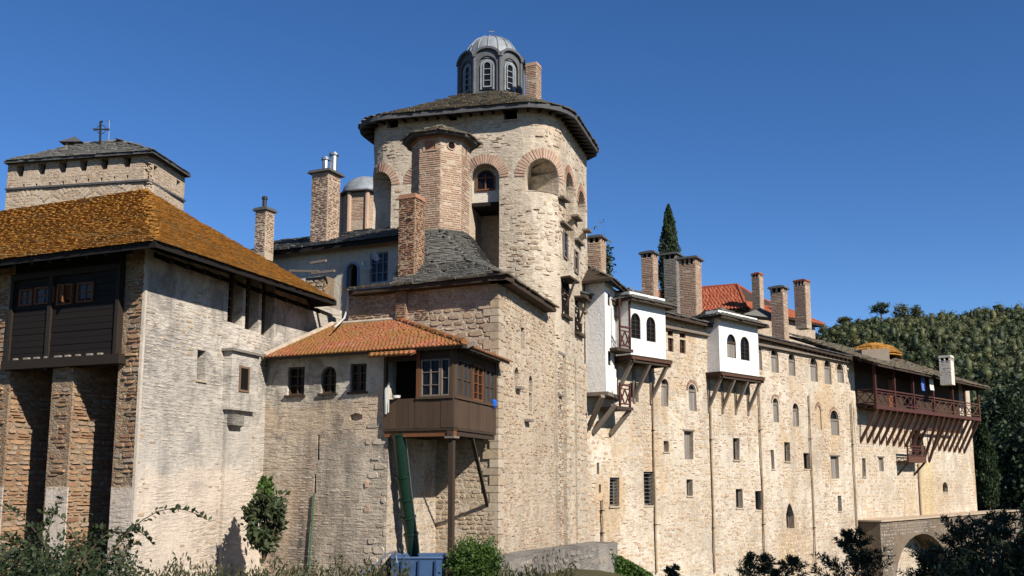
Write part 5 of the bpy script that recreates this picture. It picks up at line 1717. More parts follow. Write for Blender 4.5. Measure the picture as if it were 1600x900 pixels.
    q = [v3(p, zt_ + .05) for p in oo.p]; bk = [v3(oo.p[2], zt_ + .1) + Vector((-1.2, 1.5, 1.0)), v3(oo.p[0], zt_ + .1) + Vector((.6, 1.5, 1.0))]
    m = MB(); slab(m, [q[0], q[1], bk[1]], .12); slab(m, [q[1], q[2], bk[0], bk[1]], .12); rf = m.build('block_roof', 'wood_dark', WB)
    slates(rf, [q[1], q[2], bk[0], bk[1]], 'slate_grey', 215, (.3, .6), .25, .04, 20)
    for xa, ya, xb, yb, r0 in ((942, 619, 917, 671, 40.3), (962, 632, 926, 677, 41.6), (984, 641, 953, 679, 42.6)):
        a = at(xa, ya, r0); b = LW.P(*LW.hit(xb, yb), .05)
        m = MB(); m.beam(a, b, .17, .17, random.random()); m.build('strut', 'wood_grey', WB)
    # little red balconies between block and oriel
    for y0, lab in ((545, 'upper'), (636, 'lower')):
        bo = LW.off(1.0)
        ua, ub = bo.hit(968, y0 - 20)[0], bo.hit(985, y0 - 20)[0]
        z = bo.hit(978, y0)[1]
        Bc = empty_part('balcony', T, lab + ' small red railed balcony')
        m = MB(); m.pbox(LW, ua - .3, ub + .1, z - .14, z, 0, 1.08); m.build('deck', 'wood_dark', Bc)
        railing(Bc, bo, ua, ub, z, 1.0, 'wood_red', 2)
        for u in (ua, ub - .06):
            m = MB(); m.pbox(bo, u, u + .07, z, z + (2.2 if lab == 'upper' else 1.05), -.05, .03); m.build('post', 'wood_red', Bc)
    m = MB(); z = LW.hit(976, 520)[1]; a, b = LW.hit(966, 500)[0], LW.hit(988, 500)[0]
    m.prism(LW, [(a, z - 1.2), (b, z - 1.2), (b, z + 1.3), (a, z + 1.3)], -.02, .05); m.build('balcony_back', 'white_render', T)
    # chimneys
    chimney(T, 917, 947, 371, 442, 43.5, 25, 'mortar_piece', 'brick_pale', 'slate', 40, 'brick', 21, scale=1.2, label='chimney beside the tower')
    chimney(T, 1001, 1028, 395, 468, 48.5, 30, 'mortar_piece', 'brick_pale', 'slate', 0, 'brick', 22, scale=1.2)
    chimney(T, 1036, 1064, 397, 475, 54, 30, 'wall_grey', 'stone_grey', 'slate', 0, 'brick', 23, scale=1.2, label='dark grey chimney in front of the cypress')
    chimney(T, 1060, 1096, 404, 492, 50.5, 30, 'mortar_piece', 'brick_pale', 'slate', 0, 'brick', 24, scale=1.2, label='widest chimney of the long wing')
    chimney(T, 1203, 1230, 449, 525, 57.5, 35, 'mortar_piece', 'brick_pale', 'slate', 0, 'brick', 25, scale=1.2)
    # grey dormer roof piece between oriel and chimney
    p = at(1190, 492, 58)
    m = MB(); m.add([p + Vector(q) for q in ((-1.3, -.8, -.1), (1.2, -.6, -.35), (1.4, 1.2, -.2), (-1.0, 1.2, 0), (0, .2, .45))], [(0, 1, 4), (1, 2, 4), (2, 3, 4), (3, 0, 4), (3, 2, 1, 0)])
    m.build('dormer_roof', 'slate_grey', T)
    return EB
mat_piece('stone_wing', [(0, (.58, .45, .30)), (.3, (.48, .34, .21)), (.5, (.62, .51, .37)), (.7, (.44, .32, .215)), (.85, (.54, .47, .38)), (1, (.38, .26, .165))])
EB = long_wing()

# ------------------------------------------------------------------ end wing with the timber gallery
def gallery_wing():
    uA, uB = LW.hit(1336, 690)[0], LW.hit(1522, 720)[0]
    p0 = LW.P((uA + uB) / 2, 0)
    T = thing('gallery_wing', 'end wing of pale stone with red timber gallery on slanting struts', 'building', (p0.x, p0.y, ZB))
    go = LW.off(1.3)
    z0 = go.hit(1440, 641)[1]
    eo = LW.off(1.95)
    EA, E2 = eo.hit(1338, 561), eo.hit(1546, 606)
    holes = []
    for b, k, ar in (((1347.5, 716, 1353, 745), 'dark', 0), ((1373, 715, 1380.5, 736.5), 'shut', 0), ((1473, 753, 1481, 769), 'dark', 1), ((1424, 671, 1443, 716), 'glass', 1)):
        holes.append(window(T, LW, b, k, ar, .18, 'wood_rust' if ar and k == 'glass' else 'wood_grey', 'glass', 2, 3, .06, lintel='wood_grey' if b[0] == 1373 else None))
    zt = (EA[1] + E2[1]) / 2 + .5
    w = wall(LW, [(uA, ZB), (uB, ZB), (uB, zt), (uA, zt)], holes, 'front_wall', 'wall_cream', T, step=.8, seed=13, rough=.06)
    hp = [h[0] for h in holes]
    masonry(w, LW, [(uA + .05, -6), (uB - .05, -6), (uB - .05, z0), (uA + .05, z0)], hp, 'rubble', 'stone_wing', 221, 200, .6, .06, 13, minpx=6, scale=1.2)
    # gable side at the far right
    n = LW.pn(0)[1]
    c = LW.P(uB, 0).xy
    EW = Path([c, c - n * 8])
    m = MB(); m.pbox(EW, 0, 8, ZB, zt, -.02, .0); m.build('end_wall', 'wall_cream', T)
    u0, u1 = LW.hit(1437, 760)[0], LW.hit(1459, 760)[0]
    m = MB(); m.pbox(LW, u0, u1, ZB, LW.hit(1445, 722)[1], -.02, .05); oc = m.build('ochre_strip', 'ochre', w)
    masonry(oc, LW.off(.05), [(u0, ZB + .3), (u1, ZB + .3), (u1, LW.hit(1445, 722)[1]), (u0, LW.hit(1445, 722)[1])], [], 'rubble', 'ochre', 222, 20, .6, 0, minpx=6)
    m = MB(); uu = LW.hit(1435, 760)[0]; m.tube([LW.P(uu, ZB, .1), LW.P(uu, LW.hit(1435, 725)[1], .1)], .09, 8); m.build('rain_pipe', 'pipe_tan', T)
    # roof
    bk = LW.off(-4.5)
    uS = uA - .5
    A, B = eo.P(uS, EA[1] + (E2[1] - EA[1]) * (uS - EA[0]) / (E2[0] - EA[0])), eo.P(E2[0], E2[1])
    zr = max(EA[1], E2[1]) + 2.5
    C_, D_ = bk.P(uB - 3.0, zr), bk.P(uS, zr)
    m = MB(); slab(m, [A, B, C_, D_], .14)
    Bb = B - Vector((*n, 0)) * 10
    slab(m, [B, Bb, C_], .14)
    roof = m.build('roof', 'wood_dark', T)
    slates(roof, [A, B, C_, D_], 'slate_brown', 223, (.4, .8), .32, .05, 150, minpx=8)
    slates(roof, [B, Bb, C_], 'slate_brown', 224, (.4, .8), .32, .05, 0)
    # gallery
    Gp = empty_part('gallery', T, 'red timber gallery with crossed railings')
    ga, gb = go.hit(1368, 620)[0], go.hit(1530, 640)[0]
    m = MB(); m.pbox(LW, ga, gb, z0 - .06, z0, 0, 1.3); m.build('deck', 'wood_dark', Gp)
    m = MB(); m.pbox(go, ga - .1, gb + .1, z0 - .26, z0 - .03, -.1, .06); m.build('edge_beam', 'wood_red', Gp)
    m = MB(); m.pbox(LW.off(.65), ga, gb, z0 - .22, z0 - .07, -.08, .08); m.build('beam', 'wood_rust', Gp)
    px = [1368, 1398, 1427, 1458, 1488, 1507, 1528]
    us = [go.hit(x, 620)[0] for x in px]
    zr0, zr1 = EA[1], E2[1]
    for i, u in enumerate(us):
        z1 = zr0 + (zr1 - zr0) * (u - us[0]) / (us[-1] - us[0]) - .05
        m = MB(); m.pbox(go, u - .07, u + .07, z0 - .3, z1 + .2, -.09, .07, random.random()); m.build('post', 'wood_red' if i < 5 else 'wood_rust', Gp)
    for i in range(len(us) - 1):
        railing(Gp, go, us[i] + .07, us[i + 1] - .07, z0, 1.02, 'wood_red' if i < 3 else 'wood_rust', 3 if i < 4 else 2)
    le = Path([LW.P(us[0], 0, 0).xy, LW.P(us[0], 0, 1.3).xy])
    railing(Gp, le, 0, 1.25, z0, 1.02, 'wood_red', 2)
    k = 19
    for i in range(k):
        u = ga + .3 + (gb - ga - .5) * i / (k - 1)
        lng = 2.3 if i not in (10, 11) else 3.2
        m = MB(); m.beam(go.P(u, z0 - .25, -.05), LW.P(u, z0 - lng - .4 * (i / k), .03), .13, .17, random.random()); m.build('strut', 'wood_rust', Gp)
        m = MB(); m.beam(LW.P(u, z0 - .15, .0), LW.P(u, z0 - .15, 1.34), .11, .13, random.random()); m.build('joist', 'wood_rust', Gp)
    m = MB(); m.pbox(LW.off(.55), us[3], us[5], z0 - 1.25, z0 - 1.1, -.06, .06); m.build('tie_beam', 'wood_rust', Gp)
    # boarded back of the gallery with a door
    m = MB(); m.pbox(LW, ga, gb - .5, z0, zt, .0, .05, .4); bb = m.build('back_boarding', 'wood_dark', Gp)
    a, z = LW.hit(1385, 600); m = MB(); m.pbox(LW, a, a + .9, z0, z0 + 2.0, .05, .1); m.build('door', 'wood_orange', Gp)
    m = MB(); m.pbox(LW, a + .95, a + 1.06, z0, z0 + 2.1, .05, .12); m.build('door_post', 'wood_grey', Gp)
    # small box balcony over the arched door
    Bc = empty_part('balcony', T, 'tiny red balcony in front of the arched door')
    bo = LW.off(.8); u0, u1 = bo.hit(1418, 710)[0], bo.hit(1446, 710)[0]; zb = bo.hit(1432, 720)[1]
    m = MB(); m.pbox(LW, u0, u1, zb - .12, zb, 0, .85); m.build('deck', 'wood_rust', Bc)
    m = MB(); m.pbox(bo, u0, u1, zb, zb + .28, -.04, .04); m.build('apron', 'wood_rust', Bc)
    railing(Bc, bo, u0, u1, zb + .2, .8, 'wood_red', 3)
    for u in (u0, u1 - .08):
        m = MB(); m.pbox(bo, u, u + .08, zb, zb + 1.05, -.05, .04); m.build('post', 'wood_rust', Bc)
    for u in (u0 + .1, u1 - .2):
        m = MB(); m.beam(bo.P(u, zb - .1, 0), LW.P(u, zb - .95, .02), .1, .12); m.build('strut', 'wood_dark', Bc)
    # washing on a line
    ln = LW.off(1.4)
    for x0, x1, y0, y1, mt, lab in ((1440, 1446, 589, 610, 'cloth_blue', 'blue towel hanging from the gallery roof'), (1453, 1459, 592, 609, 'cloth_white', 'white towel hanging beside the blue one on the gallery')):
        a, zb_ = ln.hit(x0, y1); b, zt_ = ln.hit(x1, y0)
        m = MB(); n_ = 6
        vs = [ln.P(a + (b - a) * i / n_, z, .05 * math.sin(i * 1.9 + (z < (zb_ + zt_) / 2))) for z in (zt_, (zt_ + zb_) / 2, zb_) for i in range(n_ + 1)]
        vs += [Vector(v) + Vector((-.02, .02, 0)) for v in vs]
        h = 3 * (n_ + 1)
        fs = [(j * (n_ + 1) + i, j * (n_ + 1) + i + 1, (j + 1) * (n_ + 1) + i + 1, (j + 1) * (n_ + 1) + i) for j in (0, 1) for i in range(n_)]
        m.add(vs, fs + [tuple(h + q for q in reversed(f)) for f in fs]); tag(m.build('towel', mt, None), lab, 'towel', 'washing on the gallery')
    # white chimney, dormer and mound roof
    chimney(T, 1467, 1489, 556, 588, 71, 40, 'cream_render', 'cream_render', 'brick', 0, 'speck', 31, label='small whitewashed chimney')
    p = at(1368, 556, 69)
    m = MB(); m.hexa([p + Vector(q) for q in ((-1.1, -.5, -.8), (1.1, .4, -.8), (.6, 1.4, -.8), (-1.6, .5, -.8), (-1.1, -.5, .35), (1.1, .4, .55), (.6, 1.4, .55), (-1.6, .5, .35))]); m.build('dormer', 'wood_grey', roof)
    c = at(1364, 553, 76)
    m = MB(); m.lathe((c.x, c.y), [(2.0, c.z - .25), (1.95, c.z - .1), (1.4, c.z + .4), (.7, c.z + .75), (.05, c.z + .85)], 12); md = m.build('mound_roof', 'slate_lichen', T)
    E = [Vector((c.x + 2.0 * math.cos(k * math.pi / 6), c.y + 2.0 * math.sin(k * math.pi / 6), c.z - .1)) for k in range(12)]
    for k_ in range(12):
        M1 = [Vector((c.x + 1.4 * math.cos(t * math.pi / 6), c.y + 1.4 * math.sin(t * math.pi / 6), c.z + .4)) for t in (k_ + 1, k_)]
        slates(md, [E[k_], E[(k_ + 1) % 12], *M1], 'slate_lichen', 230 + k_, (.3, .5), .22, .04, 0)
        slates(md, [M1[1], M1[0], Vector((c.x, c.y, c.z + .85))], 'slate_lichen', 245 + k_, (.3, .5), .22, .04, 0)
gallery_wing()

# ------------------------------------------------------------------ red-roofed house behind the long wing
def red_house():
    r = 72
    c = at(1166, 481, r)
    dl = -Vector((math.cos(R(25)), -math.sin(R(25)))); dr = Vector((math.sin(R(46)), math.cos(R(46))))
    C = Vector((c.x, c.y, c.z))
    T = thing('red_roof_house', 'house with bright red tile roof rising behind the long wing', 'house', (c.x, c.y, 0))
    side = Path([C.xy, C.xy + dr * 40])
    far = side.P(side.hit(1288, 512)[0], C.z)
    L = v3(C.xy + dl * 9, C.z)
    rl = Path([C.xy + dr * 4.5 + dl * 20, C.xy + dr * 4.5 + (-dl) * 4])
    u, z = rl.hit(1152, 446); Rp = rl.P(u, z)
    R2 = v3(Rp.xy + dr * max(1.0, (far.xy - C.xy).length - 9), z - .6)
    RL = v3(Rp.xy + dl * 9, z)
    m = MB(); slab(m, [L, C, Rp, RL], .15); slab(m, [C, far, R2, Rp], .15); bk = v3(far.xy + dl * 8, C.z); slab(m, [far, bk, R2], .15)
    roof = m.build('roof', 'wood_dark', T)
    slates(roof, [L, C, Rp, RL], 'tile_red', 261, (.26, .28), .3, .03, 150, 'tile', jit=.2, curved=True, minpx=5)
    slates(roof, [C, far, R2, Rp], 'tile_red', 262, (.26, .28), .3, .03, 100, 'tile', jit=.2, curved=True, minpx=5)
    m = MB(); m.tube([C + Vector((0, 0, .06)), Rp + Vector((0, 0, .06))], .12, 8); m.tube([RL + Vector((0, 0, .06)), Rp + Vector((0, 0, .06)), R2 + Vector((0, 0, .06)), far + Vector((0, 0, .06))], .12, 8); m.build('ridge_tiles', 'tile_red', roof)
    wp = Path([L.xy + dr * .5 - dl * .2, C.xy + dl * .5 + dr * .5, far.xy + dl * .5 - dr * .5])
    w = wall(wp, [(0, 0), (wp.L, 0), (wp.L, C.z), (0, C.z)], [], 'wall', 'wall_far', T, step=1.2, seed=14)
    chimney(T, 1174, 1192, 428, 484, 71.5, 40, 'mortar_piece', 'brick_pale', 'tile', 0, 'brick', 27, scale=1.5, label='left red-capped chimney of the red roof')
    chimney(T, 1240, 1265, 439, 502, 75, 40, 'mortar_piece', 'brick_pale', 'tile', 0, 'brick', 28, scale=1.5, label='right red-capped chimney of the red roof')
red_house()

# ------------------------------------------------------------------ arched terrace wall at the right
def terrace():
    b = LW.off(1.4)
    uA, uB = b.hit(1376, 830)[0], b.hit(1376, 830)[0] + 60
    zt = b.hit(1420, 812)[1]
    p = b.P(uA, 0)
    T = thing('arched_terrace_wall', 'low brown stone terrace wall with a big arch at bottom right', 'wall', (p.x, p.y, ZB))
    uz = (b.hit(1399, 870)[0], ZB - .5, b.hit(1482, 870)[0], b.hit(1440, 834)[1])
    c, rr = (uz[0] + uz[2]) / 2, (uz[2] - uz[0]) / 2
    zs = -6
    zs = b.hit(1440, 905)[1]
    poly = [(uz[0], ZB + .01), (uz[2], ZB + .01)] + [(c + rr * math.cos(t), zs + (uz[3] - zs) * math.sin(t)) for t in [math.pi * i / 14 for i in range(15)]]
    w = wall(b, [(uA, ZB), (uB, ZB), (uB, zt), (uA, zt)], [(poly, 1.35, False)], 'wall', 'wall_terrace', T, step=.8, seed=15, thick=1.35, rough=.06)
    masonry(w, b, [(uA, -8), (uA + 30, -8), (uA + 30, zt - .02), (uA, zt - .02)], [[(q[0], q[1]) for q in poly]], 'rubble', 'stone_grey', 271, 120, .7, .06, 15, scale=1.2, minpx=6)
    m = MB(); m.pbox(b, uA - .1, uB, zt, zt + .09, -1.39, .12); m.build('coping', 'stone_pale', T)
mat_wall('wall_terrace', (.26, .205, .145), (.18, .14, .10), (.11, .095, .08), (.26, .19, .12), .6, .7, 4.5, .8)  # shade of nearby trees put into the darker stone colour
terrace()

# ------------------------------------------------------------------ foliage helpers
def leafmesh(name, mat, parent, P, size, rng, aspect=.6, up=0.0, kind=None, tint=None, D=None):
    """one mesh of small pointed leaves at the points P"""
    n = len(P)
    P = np.asarray(P)
    A = rng.normal(size=(n, 3)) if D is None else np.asarray(D) + rng.normal(size=(n, 3)) * .35
    A[:, 2] += up
    A /= np.linalg.norm(A, axis=1)[:, None] + 1e-9
    B = rng.normal(size=(n, 3)); B -= (B * A).sum(1)[:, None] * A
    B /= np.linalg.norm(B, axis=1)[:, None] + 1e-9
    s = size * rng.uniform(.6, 1.3, n)[:, None]
    V = np.stack([P - A * s * .5, P + B * s * aspect * .5, P + A * s * .5, P - B * s * aspect * .5], 1).reshape(-1, 3)
    me = bpy.data.meshes.new(name)
    me.vertices.add(4 * n); me.vertices.foreach_set('co', V.ravel())
    me.loops.add(4 * n); me.loops.foreach_set('vertex_index', np.arange(4 * n, dtype=np.int32))
    me.polygons.add(n); me.polygons.foreach_set('loop_start', np.arange(0, 4 * n, 4, dtype=np.int32))
    a = me.attributes.new('tint', 'FLOAT', 'FACE')
    a.data.foreach_set('value', (rng.random(n) if tint is None else tint).astype(np.float32))
    me.materials.append(MATS[mat]); me.update(calc_edges=True); me.validate()
    o = bpy.data.objects.new(name, me); COL.objects.link(o)
    if parent is not None:
        link(o, parent)
    if kind:
        o['kind'] = kind
    return o
def clumps(c, rad, k, m, rng, spread=.28, shell=.55):
    """k clumps of m leaves through an ellipsoid"""
    d = rng.normal(size=(k, 3)); d /= np.linalg.norm(d, axis=1)[:, None]
    C = d * (shell + (1 - shell) * rng.random(k))[:, None] * np.asarray(rad)
    Q = C[:, None, :] + rng.normal(size=(k, m, 3)) * np.asarray(rad) * spread * rng.uniform(.5, 1.1, (k, 1, 1))
    return (Q.reshape(-1, 3) + np.asarray(c)), np.repeat(rng.random(k), m)
def tree(name, label, base, h, rad, mat, seed, leaf=.25, k=60, m=60, trunk=.25, cz=.62, group=None, cat='tree', limbs=5):
    rng = np.random.default_rng(seed)
    T = thing(name, label, cat, base, group)
    b = Vector(base)
    c = b + Vector((0, 0, h * cz))
    mb = MB(); mb.tube([b - Vector((0, 0, .3)), b + Vector((.1, 0, h * .3)), c + Vector((0, 0, h * .15))], [trunk, trunk * .7, trunk * .25], 8)
    for i in range(limbs):
        a = 2 * math.pi * i / limbs + rng.random()
        q = c + Vector((math.cos(a) * rad[0] * .6, math.sin(a) * rad[1] * .6, rad[2] * rng.uniform(-.2, .6)))
        mb.tube([b + Vector((0, 0, h * rng.uniform(.25, .5))), q], [trunk * .4, trunk * .1], 6)
    mb.build('trunk', 'bark', T)
    P, t = clumps(c, rad, k, m, rng)
    leafmesh('crown', mat, T, P, leaf, rng, .55, tint=np.clip(t * .7 + rng.random(len(t)) * .3, 0, 1))
    return T
def cypress(label, px, ytop, ybot, r, halfpx, seed, mat='leaf_cypress', n=9000, group=None):
    rng = np.random.default_rng(seed)
    t, b = at(px, ytop, r), at(px, ybot, r)
    h = t.z - b.z; w = halfpx / FOC * r
    T = thing('cypress', label, 'cypress', (b.x, b.y, b.z), group)
    s = rng.random(n) ** .8
    rr = w * np.minimum(1, (1 - s) * 2.2) ** .65 * (.75 + .25 * np.minimum(1, s * 5))
    a = rng.random(n) * 2 * np.pi
    lump = 1 + .16 * np.sin(a * 3 + s * 25) + .12 * np.sin(a * 7 - s * 61)
    q = np.sqrt(rng.uniform(.45, 1.05, n)) * rr * lump
    P = np.stack([b.x + q * np.cos(a), b.y + q * np.sin(a), b.z + s * h], 1)
    D = np.stack([np.cos(a) * .3, np.sin(a) * .3, np.ones(n)], 1)
    leafmesh('crown', mat, T, P, max(.16, w * .28), rng, .4, D=D, tint=np.clip(.5 + .5 * np.sin(a * 3 + s * 25) * .6 + rng.normal(size=n) * .2, 0, 1))
    m = MB(); m.tube([(b.x, b.y, b.z - 2.5), (b.x, b.y, b.z + h * .8)], [w * .22, w * .05], 8); m.build('trunk', 'bark', T)
    m = MB(); m.lathe((b.x, b.y), [(w * .3, b.z + h * .02), (w * .62, b.z + h * .12), (w * .62, b.z + h * .45), (w * .35, b.z + h * .8), (.02, b.z + h * .95)], 10); m.build('inner_foliage', 'leaf_conifer', T)
    return T
def sprays(name, label, cat, roots, mat, seed, leaf, group=None, per=26, rad=.012, side=.5, two=True, asp=.5):
    """arching leafy stems; roots: (start, end, sag) each"""
    rng = np.random.default_rng(seed)
    T = thing(name, label, cat, tuple(roots[0][0]), group)
    mb = MB(); P, D = [], []
    for a, b, sag in roots:
        a, b = Vector(a), Vector(b)
        pts = [a.lerp(b, t) + Vector((0, 0, sag * math.sin(math.pi * t))) for t in [i / 8 for i in range(9)]]
        mb.tube(pts, [rad * (1 - .08 * i) for i in range(9)], 5)
        d = (b - a).normalized()
        for i in range(per):
            t = .12 + .9 * i / per
            q = pts[min(8, int(t * 8))].lerp(pts[min(8, int(t * 8) + 1)], t * 8 - int(t * 8)) if t < 1 else pts[8]
            for s in ((-1, 1) if two else (1,)):
                n = d.cross(Vector(rng.normal(size=3))).normalized()
                dd = (d * .5 + n * side + Vector((0, 0, .1))).normalized()
                P.append(q + dd * leaf * .6 * (1.15 - .5 * t)); D.append(dd)
    mb.build('stem', 'bark', T)
    leafmesh('leaves', mat, T, np.array([tuple(p) for p in P]), leaf, rng, asp, D=np.array([tuple(q) for q in D]))
    return T

# ------------------------------------------------------------------ wooded hill
def ridge(x):
    pts = [(-400, -8), (20, -4), (70, 18), (110, 40), (at(1285, 512, 440).x, at(1285, 524, 440).z), (at(1330, 505, 450).x, at(1330, 512, 450).z), (at(1380, 499, 455).x, at(1380, 505, 455).z), (at(1480, 500, 470).x, at(1480, 502, 470).z), (at(1600, 491, 480).x, at(1600, 491, 480).z), (420, 92), (900, 110)]
    for (a, za), (b, zb) in zip(pts, pts[1:]):
        if a <= x <= b:
            t = (x - a) / (b - a); return za + (zb - za) * t
    return 0
def hill_z(x, y):
    s = min(1, max(0, (y - 105) / 315))
    up = ridge(x)
    z = -9 + (up + 9) * (s ** 1.05)
    if y > 420:
        z -= (y - 420) * .25
    return z + 2.5 * mnoise.noise(Vector((x * .02, y * .02, 0))) * s
def hill():
    m = MB()
    xs = np.linspace(-40, 520, 70); ys = np.linspace(104, 620, 60)
    n = len(xs)
    m.add([(x, y, hill_z(x, y)) for y in ys for x in xs], [(j * n + i, j * n + i + 1, (j + 1) * n + i + 1, (j + 1) * n + i) for j in range(len(ys) - 1) for i in range(n - 1)])
    o = m.build('hill', 'ground', None, smooth=True); o['kind'] = 'structure'
    rng = np.random.default_rng(3)
    Ps, Ts = [], []
    rnd = random.Random(3)
    k = 0
    CM = MB()
    ico_v, ico_f = None, None
    import bmesh
    bm = bmesh.new(); bmesh.ops.create_icosphere(bm, subdivisions=1, radius=1); bm.verts.ensure_lookup_table()
    iv = np.array([tuple(v.co) for v in bm.verts]); jf = np.array([[v.index for v in f.verts] for f in bm.faces]); bm.free()
    AV, AF, AT = [], [], []
    nv = 0
    for i in range(34000):
        y = 118 + 305 * rnd.random() ** .8
        x = rnd.uniform(.28, .64) * y
        if rnd.random() > .17 + .35 * (y < 200):
            continue
        z = hill_z(x, y)
        s = (.8 + 2.2 * rnd.random() ** 2.2) * (1.2 if y < 200 else 1)
        sc = np.array([s, s, s * rnd.uniform(.7, 1.2)])
        if rnd.random() < .07:
            sc = np.array([s * .7, s * .7, s * 1.9])
        ph = np.array([rnd.random() * 9, rnd.random() * 9, rnd.random() * 9])
        w = iv * (1 + .22 * np.sin(iv[:, [1]] * 4.1 + ph[0]) * np.sin(iv[:, [2]] * 5.3 + ph[1]) + .15 * rng.normal(size=(len(iv), 1)))
        AV.append(w * sc * .7 + np.array([x, y, z + sc[2] * .65])); AF.append(jf + nv); nv += len(iv)
        AT.append(np.clip(rnd.random() ** 1.3 + rng.normal(size=len(jf)) * .1, 0, 1))
        q = rng.normal(size=(100, 3)); q /= np.linalg.norm(q, axis=1)[:, None]
        Ps.append(q * sc * rng.uniform(.5, 1.12, (100, 1)) + np.array([x, y, z + sc[2] * .65])); Ts.append(np.clip(AT[-1].mean() + rng.normal(size=100) * .2, 0, 1))
        k += 1
    V = np.concatenate(AV); Fc = np.concatenate(AF); Tt = np.concatenate(AT)
    me = bpy.data.meshes.new('woodland')
    me.vertices.add(len(V)); me.vertices.foreach_set('co', V.astype(np.float32).ravel())
    me.loops.add(3 * len(Fc)); me.loops.foreach_set('vertex_index', Fc.astype(np.int32).ravel())
    me.polygons.add(len(Fc)); me.polygons.foreach_set('loop_start', np.arange(0, 3 * len(Fc), 3, dtype=np.int32))
    a = me.attributes.new('tint', 'FLOAT', 'FACE'); a.data.foreach_set('value', Tt.astype(np.float32))
    me.materials.append(MATS['leaf_hill']); me.update(calc_edges=True)
    W = bpy.data.objects.new('woodland', me); COL.objects.link(W); W['kind'] = 'stuff'
    tag(W, 'dense green scrub woodland covering the hillside on the right', 'woodland')
    leafmesh('leaves', 'leaf_hill', W, np.concatenate(Ps), .56, rng, .75, tint=np.concatenate(Ts), kind='stuff')
    print('hill trees', k)
    # trees standing out on the skyline
    for i, (px, yt, yb, r, w, nm, lab) in enumerate(((1377, 473, 496, 455, 13, 'pine_tree', 'umbrella-shaped pine standing highest on the hill skyline'), (1409, 477, 500, 458, 12, 'round_tree', 'round bushy tree right of the umbrella pine on the skyline'),
                                                  (1433, 477, 500, 458, 8, 'pointed_tree', 'narrow pointed tree on the skyline right of the round tree'), (1320, 494, 510, 445, 8, 'small_tree', 'small tree at the left end of the hill skyline'), (1535, 482, 500, 470, 12, 'broad_tree', 'broad low tree on the right part of the skyline'))):
        t, b = at(px, yt, r), at(px, yb, r)
        h = t.z - b.z; rd = w / FOC * r
        tree(nm, lab, (b.x, b.y, b.z - 1.5), h + 1.5, (rd, rd, (h + 1.5) * (.28 if i in (0, 3) else .42)), 'leaf_scrub' if i != 0 else 'leaf_cypress', 300 + i, .8, 36, 40, .45, .70 if i in (0, 3) else .55)
hill()

# ------------------------------------------------------------------ standing trees by the buildings
cypress('tall dark cypress rising behind the chimneys of the long wing', 1049, 320, 520, 62, 17.5, 401, n=9000)
cypress('green cypress with bare trunk beyond the end of the gallery wing', 1545, 662, 792, 88, 15, 402, n=7000)
b = at(936, 470, 52)
T_ = tree('fir_tree', 'feathery fir half hidden behind the chimney beside the tower', (b.x, b.y, b.z - 3), 6.6, (.7, .7, 2.2), 'leaf_conifer', 403, .22, 70, 60, .18, .62)
for i, (px, yt, r, w, lab) in enumerate(((1585, 610, 100, 60, 'large dark evergreen at the right edge below the hill'), (1535, 650, 112, 38, 'dark evergreen just right of the gallery wing end'), (1640, 640, 92, 60, 'dark evergreen cut by the right edge of the picture'), (1572, 700, 95, 32, 'lower dark bush tree behind the green cypress'))):
    t = at(px, yt, r); b = Vector((t.x, t.y, -8.5)); h = t.z - b.z; rd = w / FOC * r
    tree('evergreen_tree', lab, tuple(b), h, (rd, rd, h * .48), 'leaf_conifer', 410 + i, .5, 150, 90, .3, .52, 'evergreens below the hill')

